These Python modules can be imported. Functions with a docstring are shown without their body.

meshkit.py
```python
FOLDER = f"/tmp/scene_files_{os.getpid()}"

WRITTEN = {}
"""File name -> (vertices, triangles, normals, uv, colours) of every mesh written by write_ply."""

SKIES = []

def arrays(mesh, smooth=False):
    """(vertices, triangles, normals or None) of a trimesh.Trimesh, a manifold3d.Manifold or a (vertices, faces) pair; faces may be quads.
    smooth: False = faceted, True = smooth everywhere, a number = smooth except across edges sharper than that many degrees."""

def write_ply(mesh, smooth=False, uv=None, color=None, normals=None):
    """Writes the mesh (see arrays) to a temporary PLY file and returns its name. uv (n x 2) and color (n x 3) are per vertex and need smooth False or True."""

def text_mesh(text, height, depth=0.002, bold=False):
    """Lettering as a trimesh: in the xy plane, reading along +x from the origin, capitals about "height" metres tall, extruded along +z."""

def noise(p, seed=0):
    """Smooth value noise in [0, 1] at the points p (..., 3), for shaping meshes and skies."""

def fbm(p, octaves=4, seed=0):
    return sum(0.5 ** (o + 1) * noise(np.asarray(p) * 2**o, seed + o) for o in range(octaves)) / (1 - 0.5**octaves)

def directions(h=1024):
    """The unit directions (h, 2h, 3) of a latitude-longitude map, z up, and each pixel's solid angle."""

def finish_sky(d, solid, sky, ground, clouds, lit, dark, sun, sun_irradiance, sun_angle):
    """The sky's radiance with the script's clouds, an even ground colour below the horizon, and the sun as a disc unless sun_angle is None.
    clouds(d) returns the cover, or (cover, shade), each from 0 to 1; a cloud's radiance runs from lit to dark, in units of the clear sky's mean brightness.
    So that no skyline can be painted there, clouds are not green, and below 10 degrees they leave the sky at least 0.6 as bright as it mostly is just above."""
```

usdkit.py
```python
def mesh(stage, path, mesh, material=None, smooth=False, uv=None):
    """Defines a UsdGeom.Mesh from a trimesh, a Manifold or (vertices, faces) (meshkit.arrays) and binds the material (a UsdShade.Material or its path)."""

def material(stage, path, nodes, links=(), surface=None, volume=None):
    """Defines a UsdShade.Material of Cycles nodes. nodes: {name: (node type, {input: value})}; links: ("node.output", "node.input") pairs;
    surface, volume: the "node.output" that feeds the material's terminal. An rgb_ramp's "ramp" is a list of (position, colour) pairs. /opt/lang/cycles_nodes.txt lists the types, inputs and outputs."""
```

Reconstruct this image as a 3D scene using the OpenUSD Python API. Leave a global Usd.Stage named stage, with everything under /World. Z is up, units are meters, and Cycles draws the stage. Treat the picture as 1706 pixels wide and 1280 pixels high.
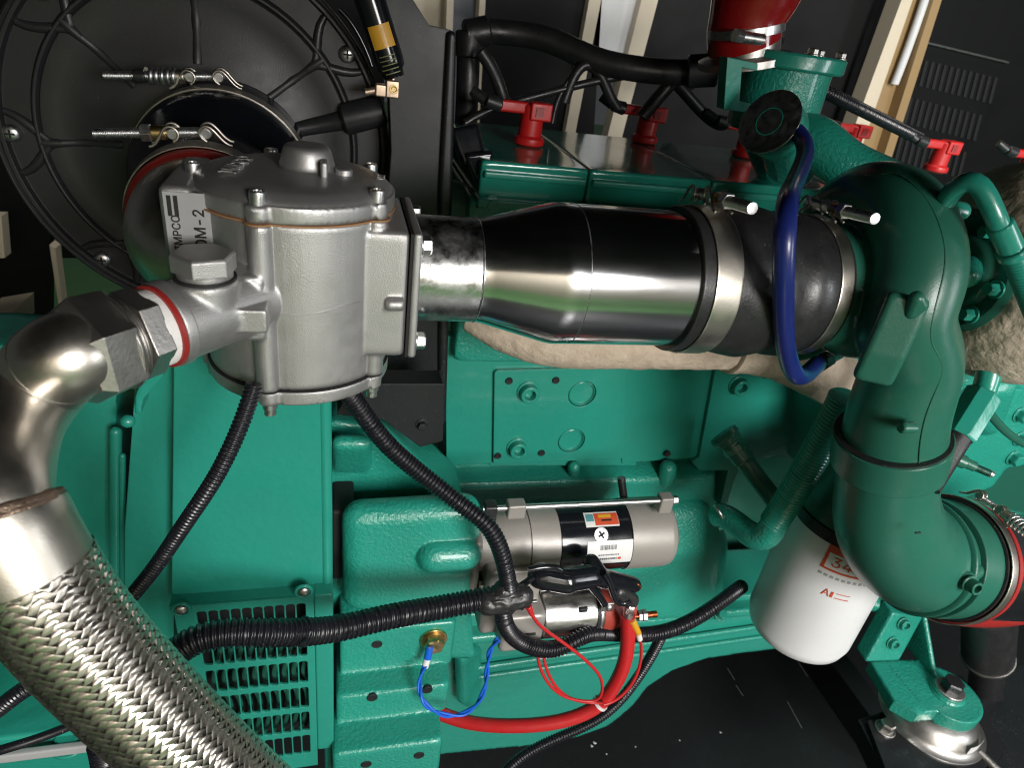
import math, random, numpy as np, trimesh, usdkit, meshkit
import manifold3d as m3
from pxr import Usd, UsdGeom, UsdLux, UsdShade, Gf, Sdf
from scipy.interpolate import CubicSpline, PchipInterpolator
from shapely.geometry import Polygon, Point, box as sbox
random.seed(7); np.random.seed(7)
stage = Usd.Stage.CreateInMemory()
UsdGeom.SetStageUpAxis(stage, UsdGeom.Tokens.z); UsdGeom.SetStageMetersPerUnit(stage, 1.0)
UsdGeom.Xform.Define(stage, '/World'); UsdGeom.Scope.Define(stage, '/World/Looks')

# ---------------------------------------------------------------- camera (pitched 30 degrees down, rolled, turned to the engine's right)
F = 1100.0; W, Hh = 1706.0, 1281.2
_d = np.array([-290., 1960., F]); _d /= np.linalg.norm(_d)
_x = np.array([4172., 0., F]); _x -= _x.dot(_d) * _d; _x /= np.linalg.norm(_x)
_z = -_d; _y = np.cross(_z, _x)
R3 = np.stack([_x, _y, _z])                       # image axes (right, down, forward) -> world
CAM = np.array([0., 0., 1.3])
cam = UsdGeom.Camera.Define(stage, '/World/Camera')
right, down, fwd = R3[:, 0], R3[:, 1], R3[:, 2]
mtx = Gf.Matrix4d(*right, 0, *(-down), 0, *(-fwd), 0, *CAM, 1)
cam.AddTransformOp().Set(mtx)
cam.CreateHorizontalApertureAttr(36.0); cam.CreateVerticalApertureAttr(36.0 * 769 / 1024)
cam.CreateFocalLengthAttr(36.0 * F / W); cam.CreateClippingRangeAttr(Gf.Vec2f(0.01, 100))
cam.CreateFStopAttr(9.0); cam.CreateFocusDistanceAttr(0.72)
cam.CreateExposureAttr(0.0)

# ---------------------------------------------------------------- light: the workshop's daylit door opening in front of the engine, a dim workshop lamp overhead, faint room light
def rect_light(name, loc, target, w, h, inten, col):
    l = UsdLux.RectLight.Define(stage, '/World/' + name)
    l.CreateWidthAttr(w); l.CreateHeightAttr(h); l.CreateIntensityAttr(inten); l.CreateColorAttr(Gf.Vec3f(*col))
    mm = Gf.Matrix4d().SetLookAt(Gf.Vec3d(*map(float, loc)), Gf.Vec3d(*map(float, target)), Gf.Vec3d(0, 0, 1)).GetInverse()
    l.AddTransformOp().Set(mm)
    return l
rect_light('door_light', (1.14, -2.5, 2.10), (0.45, 0.8, 0.8), 1.05, 1.6, 35.0, (1.0, .985, .96))
rect_light('side_window_light', (2.9, -1.1, 1.35), (1.1, 0.6, 0.9), .5, 1.0, 12.0, (.95, .98, 1.0))
rect_light('rear_ceiling_lamp', (0.9, 1.0, 3.8), (0.9, 1.95, 1.2), 2.4, .5, 9.0, (1.0, .97, .92))
rect_light('workshop_lamp', (0.5, -4.6, 3.6), (0.5, -6.4, 2.6), 4.0, .5, 34.0, (1.0, .97, .93))
dome = UsdLux.DomeLight.Define(stage, '/World/room_light'); dome.CreateIntensityAttr(1.0)
dm = usdkit.material(stage, '/World/Looks/room_light', {"b": ("background_shader", {"color": (.9, .95, 1.0), "strength": .045})}, surface="b.background")
UsdShade.MaterialBindingAPI.Apply(dome.GetPrim()).Bind(dm)

# ---------------------------------------------------------------- geometry helpers
def A(*v): return np.array(v, float)
def nrm(v): v = np.asarray(v, float); return v / np.linalg.norm(v)
def ray(u, v): return R3 @ A(u - 853., v - 640., F)
SH = 0.0
def P(u, v, y): r = ray(u, v); return CAM + r * ((y + SH) / r[1])          # the point of the plane y seen at a pixel of the photograph
def S(u, v, y): r = ray(u, v); return y / r[1]                        # metres per pixel there
def H(u, v, z): r = ray(u, v); return CAM + r * ((z - CAM[2]) / r[2])  # the point at height z
def PX(pts): return [P(*p) for p in pts]

def frame(axis, up=(0, 0, 1)):
    a = nrm(axis); up = np.asarray(up, float)
    if abs(a.dot(up)) > .98: up = A(0, 1, 0) if abs(a[1]) < .9 else A(1, 0, 0)
    s = nrm(np.cross(up, a)); return a, s, np.cross(a, s)            # axis, side, up
def grid(rings, closed=True, cap=True):
    r = np.asarray(rings, float); m, n = r.shape[:2]
    v = r.reshape(-1, 3); f = []
    i = np.arange(m - 1)[:, None]; j = np.arange(n if closed else n - 1)[None]
    a = i * n + j; b = i * n + (j + 1) % n
    f = np.concatenate([np.stack([a, b, b + n], -1).reshape(-1, 3), np.stack([a, b + n, a + n], -1).reshape(-1, 3)])
    if cap and closed:
        c0, c1 = len(v), len(v) + 1
        v = np.vstack([v, r[0].mean(0), r[-1].mean(0)]); k = np.arange(n)
        f = np.vstack([f, np.stack([np.full(n, c0), (k + 1) % n, k], -1), np.stack([np.full(n, c1), (m - 1) * n + k, (m - 1) * n + (k + 1) % n], -1)])
    return trimesh.Trimesh(v, f, process=False)
def lathe(o, axis, prof, n=48, phase=0., up=(0, 0, 1)):
    a, s, t = frame(axis, up); o = np.asarray(o, float)
    th = np.arange(n) * 2 * math.pi / n + phase
    ring = np.cos(th)[:, None] * s + np.sin(th)[:, None] * t
    shut = abs(prof[0][0] - prof[-1][0]) < 1e-9 and min(prof[0][1], prof[-1][1]) > 1e-4   # a ring, not a solid
    return grid([o + a * h + ring * max(r, 1e-6) for h, r in prof], cap=not shut)
def cyl(p0, p1, r, r1=None, n=32, c=0.0):
    p0, p1 = np.asarray(p0, float), np.asarray(p1, float); L = np.linalg.norm(p1 - p0); r1 = r if r1 is None else r1
    pr = [(0, r - c), (c, r), (L - c, r1), (L, r1 - c)] if c else [(0, r), (L, r1)]
    return lathe(p0, p1 - p0, pr, n)
def path(pts, step=.004):
    p = np.asarray(pts, float)
    t = np.r_[0, np.cumsum(np.linalg.norm(np.diff(p, axis=0), axis=1) ** .5)] if len(p) > 2 else np.r_[0, 1]
    L = np.linalg.norm(np.diff(p, axis=0), axis=1).sum(); k = max(8, int(L / step))
    tt = np.linspace(0, t[-1], k)
    q = CubicSpline(t, p)(tt) if len(p) > 2 else p[0] + (p[1] - p[0]) * tt[:, None]
    return q, tt, t
def frames(q):
    T = np.gradient(q, axis=0); T /= np.linalg.norm(T, axis=1)[:, None]
    N = np.zeros_like(q); _, N[0], _ = frame(T[0])
    for i in range(1, len(q)):
        v = N[i - 1] - T[i] * T[i].dot(N[i - 1]); N[i] = v / np.linalg.norm(v)
    return T, N, np.cross(T, N)
def tube(pts, r, n=20, step=.006, wall=None):
    q, tt, t = path(pts, step); T, N, B = frames(q)
    rr = np.full(len(q), r) if np.ndim(r) == 0 else PchipInterpolator(t, r)(tt)
    th = np.arange(n) * 2 * math.pi / n
    return grid(q[:, None] + rr[:, None, None] * (np.cos(th)[None, :, None] * N[:, None] + np.sin(th)[None, :, None] * B[:, None]))
def conduit(pts, r, pitch=.0045, n=14, depth=.16):
    q, tt, t = path(pts, pitch / 6); T, N, B = frames(q)
    s = np.r_[0, np.cumsum(np.linalg.norm(np.diff(q, axis=0), axis=1))]
    w = np.clip(np.sin(2 * math.pi * s / pitch) * 1.8, -1, 1)
    rr = r * (1 - depth / 2 + depth / 2 * w)
    th = np.arange(n) * 2 * math.pi / n
    return grid(q[:, None] + rr[:, None, None] * (np.cos(th)[None, :, None] * N[:, None] + np.sin(th)[None, :, None] * B[:, None]))
def join(*m): 
    out = []
    for x in m: out += list(x) if isinstance(x, (list, tuple)) else [x]
    out = [tm(x) if isinstance(x, m3.Manifold) else x for x in out]
    return trimesh.util.concatenate(out)
def tm(m):
    x = m.to_mesh(); return trimesh.Trimesh(np.array(x.vert_properties[:, :3]), np.array(x.tri_verts), process=False)
def poly(pts, rnd=0):
    g = Polygon(pts).buffer(0)
    if rnd: g = g.buffer(-rnd).buffer(2 * rnd, quad_segs=5).buffer(-rnd, quad_segs=5)
    return g
def xz(pts, y): return [(P(u, v, y)[0], P(u, v, y)[2]) for u, v in pts]
def extr(g, y0, y1):
    out = []
    for p in getattr(g, 'geoms', [g]):
        m = trimesh.creation.extrude_polygon(p, y1 - y0, engine='earcut'); v = m.vertices.copy()
        m.vertices = np.stack([v[:, 0], y1 - v[:, 2], v[:, 1]], 1); out.append(m)
    return trimesh.util.concatenate(out)
def plate(px, y, th, rnd=0, holes=()):
    g = poly(xz(px, y), rnd)
    for h in holes: g = g.difference(h)
    return extr(g, y + SH, y + SH + th)
def man(m):
    m = m.copy(); m.merge_vertices(); return m3.Manifold(m3.Mesh(m.vertices.astype(np.float32), m.faces.astype(np.uint32)))
def ball(c, r, n=16): return m3.Manifold.sphere(r, n).translate(tuple(map(float, c)))
def rhull(pts, r, n=14): return m3.Manifold.batch_hull([ball(p, (r if np.ndim(r) == 0 else r[i]), n) for i, p in enumerate(pts)])
def rbox(lo, hi, r=.004, n=12):
    lo, hi = np.minimum(lo, hi) + r, np.maximum(lo, hi) - r
    return rhull([(x, y, z) for x in (lo[0], hi[0]) for y in (lo[1], hi[1]) for z in (lo[2], hi[2])], r, n)
def mprism(px, y0, y1, rnd=0): return man(plate(px, y0, y1 - y0, rnd))
def cast(parts, e=.006, it=14, lamb=.5):
    """one casting: the union of its parts, its edges softened; no vertex moves further than 1.2 e"""
    u = parts[0]
    for p in parts[1:]: u = u + p
    m = tm(u.refine_to_length(e)); v0 = m.vertices.copy(); v = v0.copy(); E = m.edges_unique; n = len(v)
    import scipy.sparse as sp
    Lg = np.linalg.norm(v[E[:, 0]] - v[E[:, 1]], axis=1); ok = Lg < 1.6 * e + 1e-4; E = E[ok]
    w = np.ones(len(E)); Wm = sp.coo_matrix((np.r_[w, w], (np.r_[E[:, 0], E[:, 1]], np.r_[E[:, 1], E[:, 0]])), shape=(n, n)).tocsr()
    deg = np.maximum(np.asarray(Wm.sum(1)).ravel(), 1)[:, None]; iso = np.asarray(Wm.sum(1)).ravel() < 3
    for i in range(it):
        d = (Wm @ v) / deg - v; d[iso] = 0
        v = v + (lamb if i % 2 == 0 else -.4) * d
        t = v - v0; L = np.linalg.norm(t, axis=1)[:, None]; v = v0 + t * np.minimum(1, 1.2 * e / np.maximum(L, 1e-9))
    m.vertices = v; return m
def bolt(c, axis, r, h, washer=1.35, ph=.2, sock=False):
    a = nrm(axis); c = np.asarray(c, float); out = []
    if washer: out.append(lathe(c, a, [(0, r * washer), (h * .16, r * washer), (h * .2, r * washer * .95), (h * .2, 0)], 24))
    b = c + a * h * (.18 if washer else 0)
    if sock: out.append(lathe(b, a, [(0, r), (h * .9, r), (h, r * .92), (h, r * .62), (h * .9, r * .58), (h * .1, r * .56), (h * .1, 0)], 24))
    else: out.append(lathe(b, a, [(0, r), (h * .8, r), (h, r * .86), (h, 0)], 6, ph))
    return trimesh.util.concatenate(out)
def pan_screw(c, axis, r):
    a, s, t = frame(axis); m = lathe(c, a, [(0, r), (r * .25, r), (r * .5, r * .8), (r * .62, r * .4), (r * .62, 0)], 24)
    return m
def wrap(mesh, o, axis, ref, R, lift=.0004):
    """lays a flat mesh (x along the axis, y round it) on a cylinder of radius R; ref is the direction of y = 0"""
    a = nrm(axis); ref = np.asarray(ref, float); ref = nrm(ref - a * a.dot(ref)); tt = np.cross(a, ref)
    v = np.asarray(mesh.vertices); ang = v[:, 1] / R; rr = R + lift + v[:, 2]
    m = mesh.copy(); m.vertices = np.asarray(o) + v[:, :1] * a + rr[:, None] * (np.cos(ang)[:, None] * ref + np.sin(ang)[:, None] * tt); return m
def flat(w, h, t=.0004, k=10, x0=0, y0=0):
    """thin sheet of size w x h, cut into strips so that it can be wrapped"""
    ms = [trimesh.creation.box((w, h / k, t)).apply_translation((x0 + w / 2, y0 + (i + .5) * h / k, t / 2)) for i in range(k)]
    return trimesh.util.concatenate(ms)
def text(s, h, t=.0004, bold=False):
    m = meshkit.text_mesh(s, h, t, bold); return m
def place(mesh, o, ex, ey):
    ex = nrm(ex); ey = np.asarray(ey, float); ey = nrm(ey - ex * ex.dot(ey)); ez = np.cross(ex, ey)
    m = mesh.copy(); m.vertices = np.asarray(o) + np.asarray(mesh.vertices) @ np.stack([ex, ey, ez]); return m

# ---------------------------------------------------------------- scene helpers
used = {}
def numbered(parent, name):
    k = used.get((parent, name), 0); used[(parent, name)] = k + 1
    return f'{parent}/{name}' + (f'_{k:03d}' if k else '')
def thing(name, label, cat, base=(0, 0, 0), group=None, kind=None):
    x = UsdGeom.Xform.Define(stage, numbered('/World', name)); x.AddTranslateOp().Set(Gf.Vec3d(*map(float, base)))
    o = x.GetPrim(); o.SetCustomDataByKey('label', label); o.SetCustomDataByKey('category', cat)
    if group: o.SetCustomDataByKey('group', group)
    if kind: o.SetCustomDataByKey('kind', kind)
    BASE[str(o.GetPath())] = A(*base); return o
BASE = {}
def part(parent, name, mesh, mat, sm=35, label=None, kind=None):
    if isinstance(mesh, m3.Manifold): mesh = tm(mesh)
    pp = str(parent.GetPath()); mesh = mesh.copy(); b = BASE.get(pp, A(0, 0, 0)); mesh.vertices = np.asarray(mesh.vertices) - b
    m = usdkit.mesh(stage, numbered(pp, name), mesh, MAT[mat], smooth=sm).GetPrim()
    BASE[str(m.GetPath())] = b
    if label: m.SetCustomDataByKey('label', label)
    if kind: m.SetCustomDataByKey('kind', kind)
    return m
def single(name, mesh, mat, label=None, cat=None, group=None, kind=None, sm=35):
    if isinstance(mesh, m3.Manifold): mesh = tm(mesh)
    m = usdkit.mesh(stage, numbered('/World', name), mesh, MAT[mat], smooth=sm).GetPrim()
    for k, v in (('label', label), ('category', cat), ('group', group), ('kind', kind)):
        if v: m.SetCustomDataByKey(k, v)
    return m

# ---------------------------------------------------------------- materials
MAT = {}
def mat(name, col, rough=.45, metal=0., col2=None, vs=20., bs=0., bd=0., bevel=.0, rv=.12, coat=0., spec=.5, trans=0., aniso=0., dust=0., stretch=(1, 1, 1), br=2):
    n = {"g": ("geometry", {}), "m": ("mapping", {"scale": stretch}), "n1": ("noise_texture", {"scale": vs, "detail": 4.0, "roughness": .6}),
         "mix": ("mix", {"color1": col, "color2": col2 or tuple(c * .8 for c in col)}),
         "r": ("map_range", {"from_min": .3, "from_max": .7, "to_min": max(.02, rough - rv), "to_max": min(1, rough + rv)}),
         "p": ("principled_bsdf", {"metallic": metal, "coat_weight": coat, "coat_roughness": .08, "specular_ior_level": spec, "transmission_weight": trans})}
    l = [("g.position", "m.vector"), ("m.vector", "n1.vector"), ("n1.fac", "mix.fac"), ("mix.color", "p.base_color"), ("n1.fac", "r.value"), ("r.result", "p.roughness")]
    if dust:
        n["nd"] = ("noise_texture", {"scale": 700.0, "detail": 2.0}); n["rd"] = ("rgb_ramp", {"ramp": [(0, (0, 0, 0)), (.95 - dust, (0, 0, 0)), (.98 - dust, (1, 1, 1)), (1, (1, 1, 1))]})
        n["mxd"] = ("mix", {"color2": (.5, .48, .44)}); n["dm"] = ("math", {"math_type": "multiply", "value2": .7})
        l = [x for x in l if x[0] != "mix.color"] + [("g.position", "nd.vector"), ("nd.fac", "rd.fac"), ("rd.color", "dm.value1"), ("dm.value", "mxd.fac"), ("mix.color", "mxd.color1"), ("mxd.color", "p.base_color")]
    last = None
    if bevel: n["bv"] = ("bevel", {"samples": 4, "radius": bevel}); last = "bv.bevel"
    if bs:
        n["n2"] = ("noise_texture", {"scale": bs, "detail": float(br), "roughness": .55}); n["b"] = ("bump", {"distance": bd, "strength": 1.0})
        l += [("m.vector", "n2.vector"), ("n2.fac", "b.height")]
        if last: l.append((last, "b.normal"))
        last = "b.normal"
    if last: l.append((last, "p.normal"))
    if aniso: n["p"][1]["anisotropic"] = aniso
    MAT[name] = usdkit.material(stage, '/World/Looks/' + name, n, l, surface="p.BSDF")
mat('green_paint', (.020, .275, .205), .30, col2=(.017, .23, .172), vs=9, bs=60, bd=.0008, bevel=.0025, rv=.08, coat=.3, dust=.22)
mat('green_cast', (.020, .275, .205), .25, col2=(.017, .245, .18), vs=12, bs=190, bd=.0022, bevel=.003, rv=.06, coat=.35, br=3)
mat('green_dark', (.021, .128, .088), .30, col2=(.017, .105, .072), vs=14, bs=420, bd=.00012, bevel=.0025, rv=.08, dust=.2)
mat('black_plastic', (.022, .022, .024), .42, col2=(.017, .017, .019), vs=30, bs=700, bd=.00012, bevel=.0015, rv=.08, dust=.2)
mat('black_paint', (.012, .014, .016), .42, col2=(.009, .010, .012), vs=6, bs=60, bd=.00012, bevel=.002, rv=.1, dust=.25)
mat('black_rubber', (.014, .014, .015), .4, col2=(.02, .02, .021), vs=40, bs=300, bd=.0002, rv=.12, dust=.24)
mat('black_gloss', (.008, .009, .012), .16, vs=20, rv=.05)
mat('conduit_black', (.010, .010, .014), .3, vs=60, rv=.08, dust=.24)
mat('cast_aluminium', (.50, .49, .485), .46, .85, (.42, .41, .405), 45, 900, .00028, .002, .08, dust=.2, br=4)
mat('cast_aluminium_dark', (.50, .49, .485), .46, .85, (.40, .395, .39), 12, 700, .0001, .002, .1)
mat('machined_steel', (.62, .61, .60), .3, 1., (.5, .49, .48), 30, 400, .00008, .001, .08, stretch=(1, 1, 6))
mat('zinc', (.74, .74, .74), .36, 1., (.5, .5, .5), 120, bevel=.0006, rv=.1)
mat('brushed_stainless', (.66, .62, .56), .37, 1., (.52, .48, .42), 18, 500, .00006, .0012, .08)
mat('nut_stainless', (.54, .515, .49), .38, 1., (.46, .44, .41), 40, 300, .00012, .0015, .04)
mat('polished_steel', (.74, .74, .76), .17, 1., (.66, .66, .68), 14, 40, .00008, .0, .07, coat=.9, stretch=(.25, 1, 1))
mat('scuffed_steel', (.74, .73, .73), .30, 1., (.5, .5, .5), 60, 500, .00006, .0, .14)
mat('braid_wire', (.80, .74, .66), .31, 1., (.62, .56, .49), 90, 0, 0, .0, .07)
mat('weld', (.16, .11, .085), .5, .8, (.3, .22, .16), 150, 300, .0012, 0, .1)
mat('red_silicone', (.32, .022, .018), .42, col2=(.25, .016, .014), vs=40, bs=500, bd=.0002)
mat('red_hose', (.33, .006, .008), .2, col2=(.26, .005, .006), vs=20, bs=100, bd=.0003, coat=.3)
mat('red_plastic', (.55, .012, .012), .42, col2=(.48, .012, .012), vs=30, bevel=.001)
mat('red_cable', (.50, .018, .02), .38, vs=60, bs=500, bd=.0002)
mat('red_brown', (.34, .045, .03), .5, vs=60, bs=400, bd=.0003, bevel=.001)
mat('blue_hose', (.009, .017, .12), .3, col2=(.011, .022, .15), vs=14, coat=.15, rv=.06)
mat('blue_wire', (.01, .12, .65), .4, vs=80)
mat('white_tape', (.80, .78, .76), .6, vs=60, bs=300, bd=.0004)
mat('white_paint', (.66, .665, .67), .36, col2=(.60, .605, .61), vs=16, bs=500, bd=.0001)
mat('white_label', (.75, .75, .74), .4, vs=50)
mat('grey_label', (.36, .36, .36), .42, vs=50)
mat('print_black', (.012, .012, .012), .5); mat('print_red', (.60, .08, .03), .45); mat('print_teal', (.10, .30, .33), .45); mat('print_olive', (.16, .18, .05), .5)
mat('yellow_label', (.70, .36, .03), .4, vs=40); mat('yellow_sleeve', (.65, .32, .02), .4)
mat('brass', (.62, .46, .22), .3, 1., (.5, .35, .16), 60, bevel=.0008)
mat('pink_brass', (.72, .55, .42), .35, .9, (.62, .46, .34), 40, bevel=.001)
mat('copper', (.66, .22, .10), .3, 1., (.5, .16, .07), 80)
mat('starter_grey', (.33, .31, .285), .42, .25, (.29, .27, .25), 30, 500, .0002, .0015, .06)
mat('lagging', (.62, .52, .41), .9, col2=(.38, .29, .22), vs=55, bs=140, bd=.0022, rv=.05, br=6)
mat('cream_paint', (.70, .62, .48), .5, col2=(.62, .54, .41), vs=10, bevel=.002)
mat('white_sheet', (.80, .81, .82), .55, col2=(.60, .61, .63), vs=5, stretch=(8, 8, 1))
mat('floor_green', (.16, .40, .15), .4, col2=(.13, .34, .12), vs=3)
mat('gasket', (.34, .17, .07), .6, vs=60); mat('gasket_black', (.01, .01, .01), .7)
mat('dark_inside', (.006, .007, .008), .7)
mat('black_steel', (.055, .055, .06), .26, .6, (.03, .03, .033), 30, 200, .0002, .002)
mat('clear_tie', (.75, .74, .72), .35)
mat('grey_blue', (.10, .115, .14), .5); mat('tan_paint', (.36, .24, .11), .45, col2=(.30, .2, .09), vs=12); mat('pale_green', (.30, .50, .24), .5)
mat('tray_black', (.022, .025, .026), .36, col2=(.007, .008, .009), vs=4, bs=25, bd=.0006, rv=.14, dust=.24)
mat('canopy_black', (.0045, .005, .0055), .6, col2=(.003, .0035, .004), vs=5, bs=50, bd=.0001, rv=.1, dust=.2, spec=.2)
mat('green_gloss', (.018, .25, .185), .14, col2=(.015, .21, .155), vs=9, bs=40, bd=.0003, bevel=.003, rv=.05, coat=.5, dust=.24)
# ================================================================ THE SETTING
single('workshop_floor', trimesh.creation.box((30, 30, .02)).apply_translation((0, 3, -1.01)), 'floor_green', kind='structure')
single('workshop_wall', trimesh.creation.box((16, .1, 6)).apply_translation((0, -6.5, 2)), 'cream_paint', kind='structure')

# ================================================================ AIR CLEANER (black ribbed disc, axis towards the viewer)
DY = 1.0; DC = P(342, 238, DY); DR = .2445
ac = thing('air_cleaner', 'large round black ribbed plastic air cleaner housing with zinc screws round its edge', 'air cleaner', DC)
ny = A(0, -1, 0)
prof = [(-.25, DR * .90), (-.02, DR * .97), (-.006, DR), (.004, DR), (.008, DR * .985), (.008, DR * .955), (.0, DR * .945), (.0, DR * .79), (.004, DR * .775), (.004, DR * .70), (-.0, DR * .60), (.010, DR * .45), (.014, DR * .3), (.014, 0)]
part(ac, 'housing', lathe(DC, ny, prof, 96), 'black_plastic', 28)
part(ac, 'ring_rib', lathe(DC, ny, [(.0, DR * .822), (.005, DR * .815), (.0072, DR * .805), (.0072, DR * .795), (.005, DR * .785), (.0, DR * .778)], 96), 'black_plastic', 40)
part(ac, 'rim', lathe(DC, ny, [(0, DR * 1.0), (.012, DR * .998), (.015, DR * .985), (.012, DR * .972), (0, DR * .97)], 96), 'black_plastic', 40)
def dpt(r, a, lift=0.): a = math.radians(a); return DC + A(r * DR * math.cos(a), -lift, r * DR * math.sin(a))
for a in (38, 89, 139, 185, 232, 279, 326):
    rib = [tube([dpt(.40, a, .008), dpt(.45, a, .006), dpt(.6, a, -.0035), dpt(.70, a, .000), dpt(.80, a, .001)], .0065, 10, .01)]
    for s in (-1, 1): rib.append(tube([dpt(.70, a, .001), dpt(.76, a + 1.0 * s, .001), dpt(.83, a + 5.5 * s, .0), dpt(.945, a + 9.5 * s, -.002)], [.0055, .006, .0062, .005], 10, .01))
    part(ac, 'rib', join(rib), 'black_plastic', 60)
    sc = dpt(.925, a - 3, .002)
    s0 = part(ac, 'screw', pan_screw(sc, ny, .0108), 'zinc', 40)
    part(s0, 'drive_slot', join([trimesh.creation.box((.011, .001, .0022)).apply_translation(sc + A(0, -.0067, 0)), trimesh.creation.box((.0022, .001, .011)).apply_translation(sc + A(0, -.0068, 0))]), 'dark_inside')
part(ac, 'drain_ridge', join(tube([dpt(.40, 14, .008), dpt(.6, 14, .002), dpt(.8, 15, .010)], [.010, .011, .014], 16), cyl(dpt(.76, 15, .010), dpt(1.0, 16, .014), .021, .020, 28, .004)), 'black_plastic', 45)

# intake hose: reducing black rubber from the air cleaner's outlet to the steel elbow, with its red lining at the mouth
ZP = P(1000, 460, .64)[2]; YP = .64
h0, h1 = P(380, 278, .96), P(348, 368, .775); hx = nrm(h1 - h0)
hose = thing('intake_hose', 'glossy black rubber reducer hose with red inner lining behind the cast mixer', 'hose', h0)
L = np.linalg.norm(h1 - h0)
part(hose, 'hose_wall', lathe(h0 - hx * .02, hx, [(0, .104), (.03, .106), (.075, .106), (.10, .103), (L * .72, .085), (L * .85, .081), (L + .02, .080), (L + .023, .078), (L + .023, .06)], 72), 'black_gloss', 40)
part(ac, 'outlet', cyl(h0 - hx * .08, h0 + hx * .01, .101, n=64), 'black_plastic')
part(hose, 'red_lining', lathe(h0 + hx * (L + .001), hx, [(0, .0795), (.012, .081), (.019, .0785), (.021, .074), (.018, .064)], 72), 'red_silicone', 50)

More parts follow.
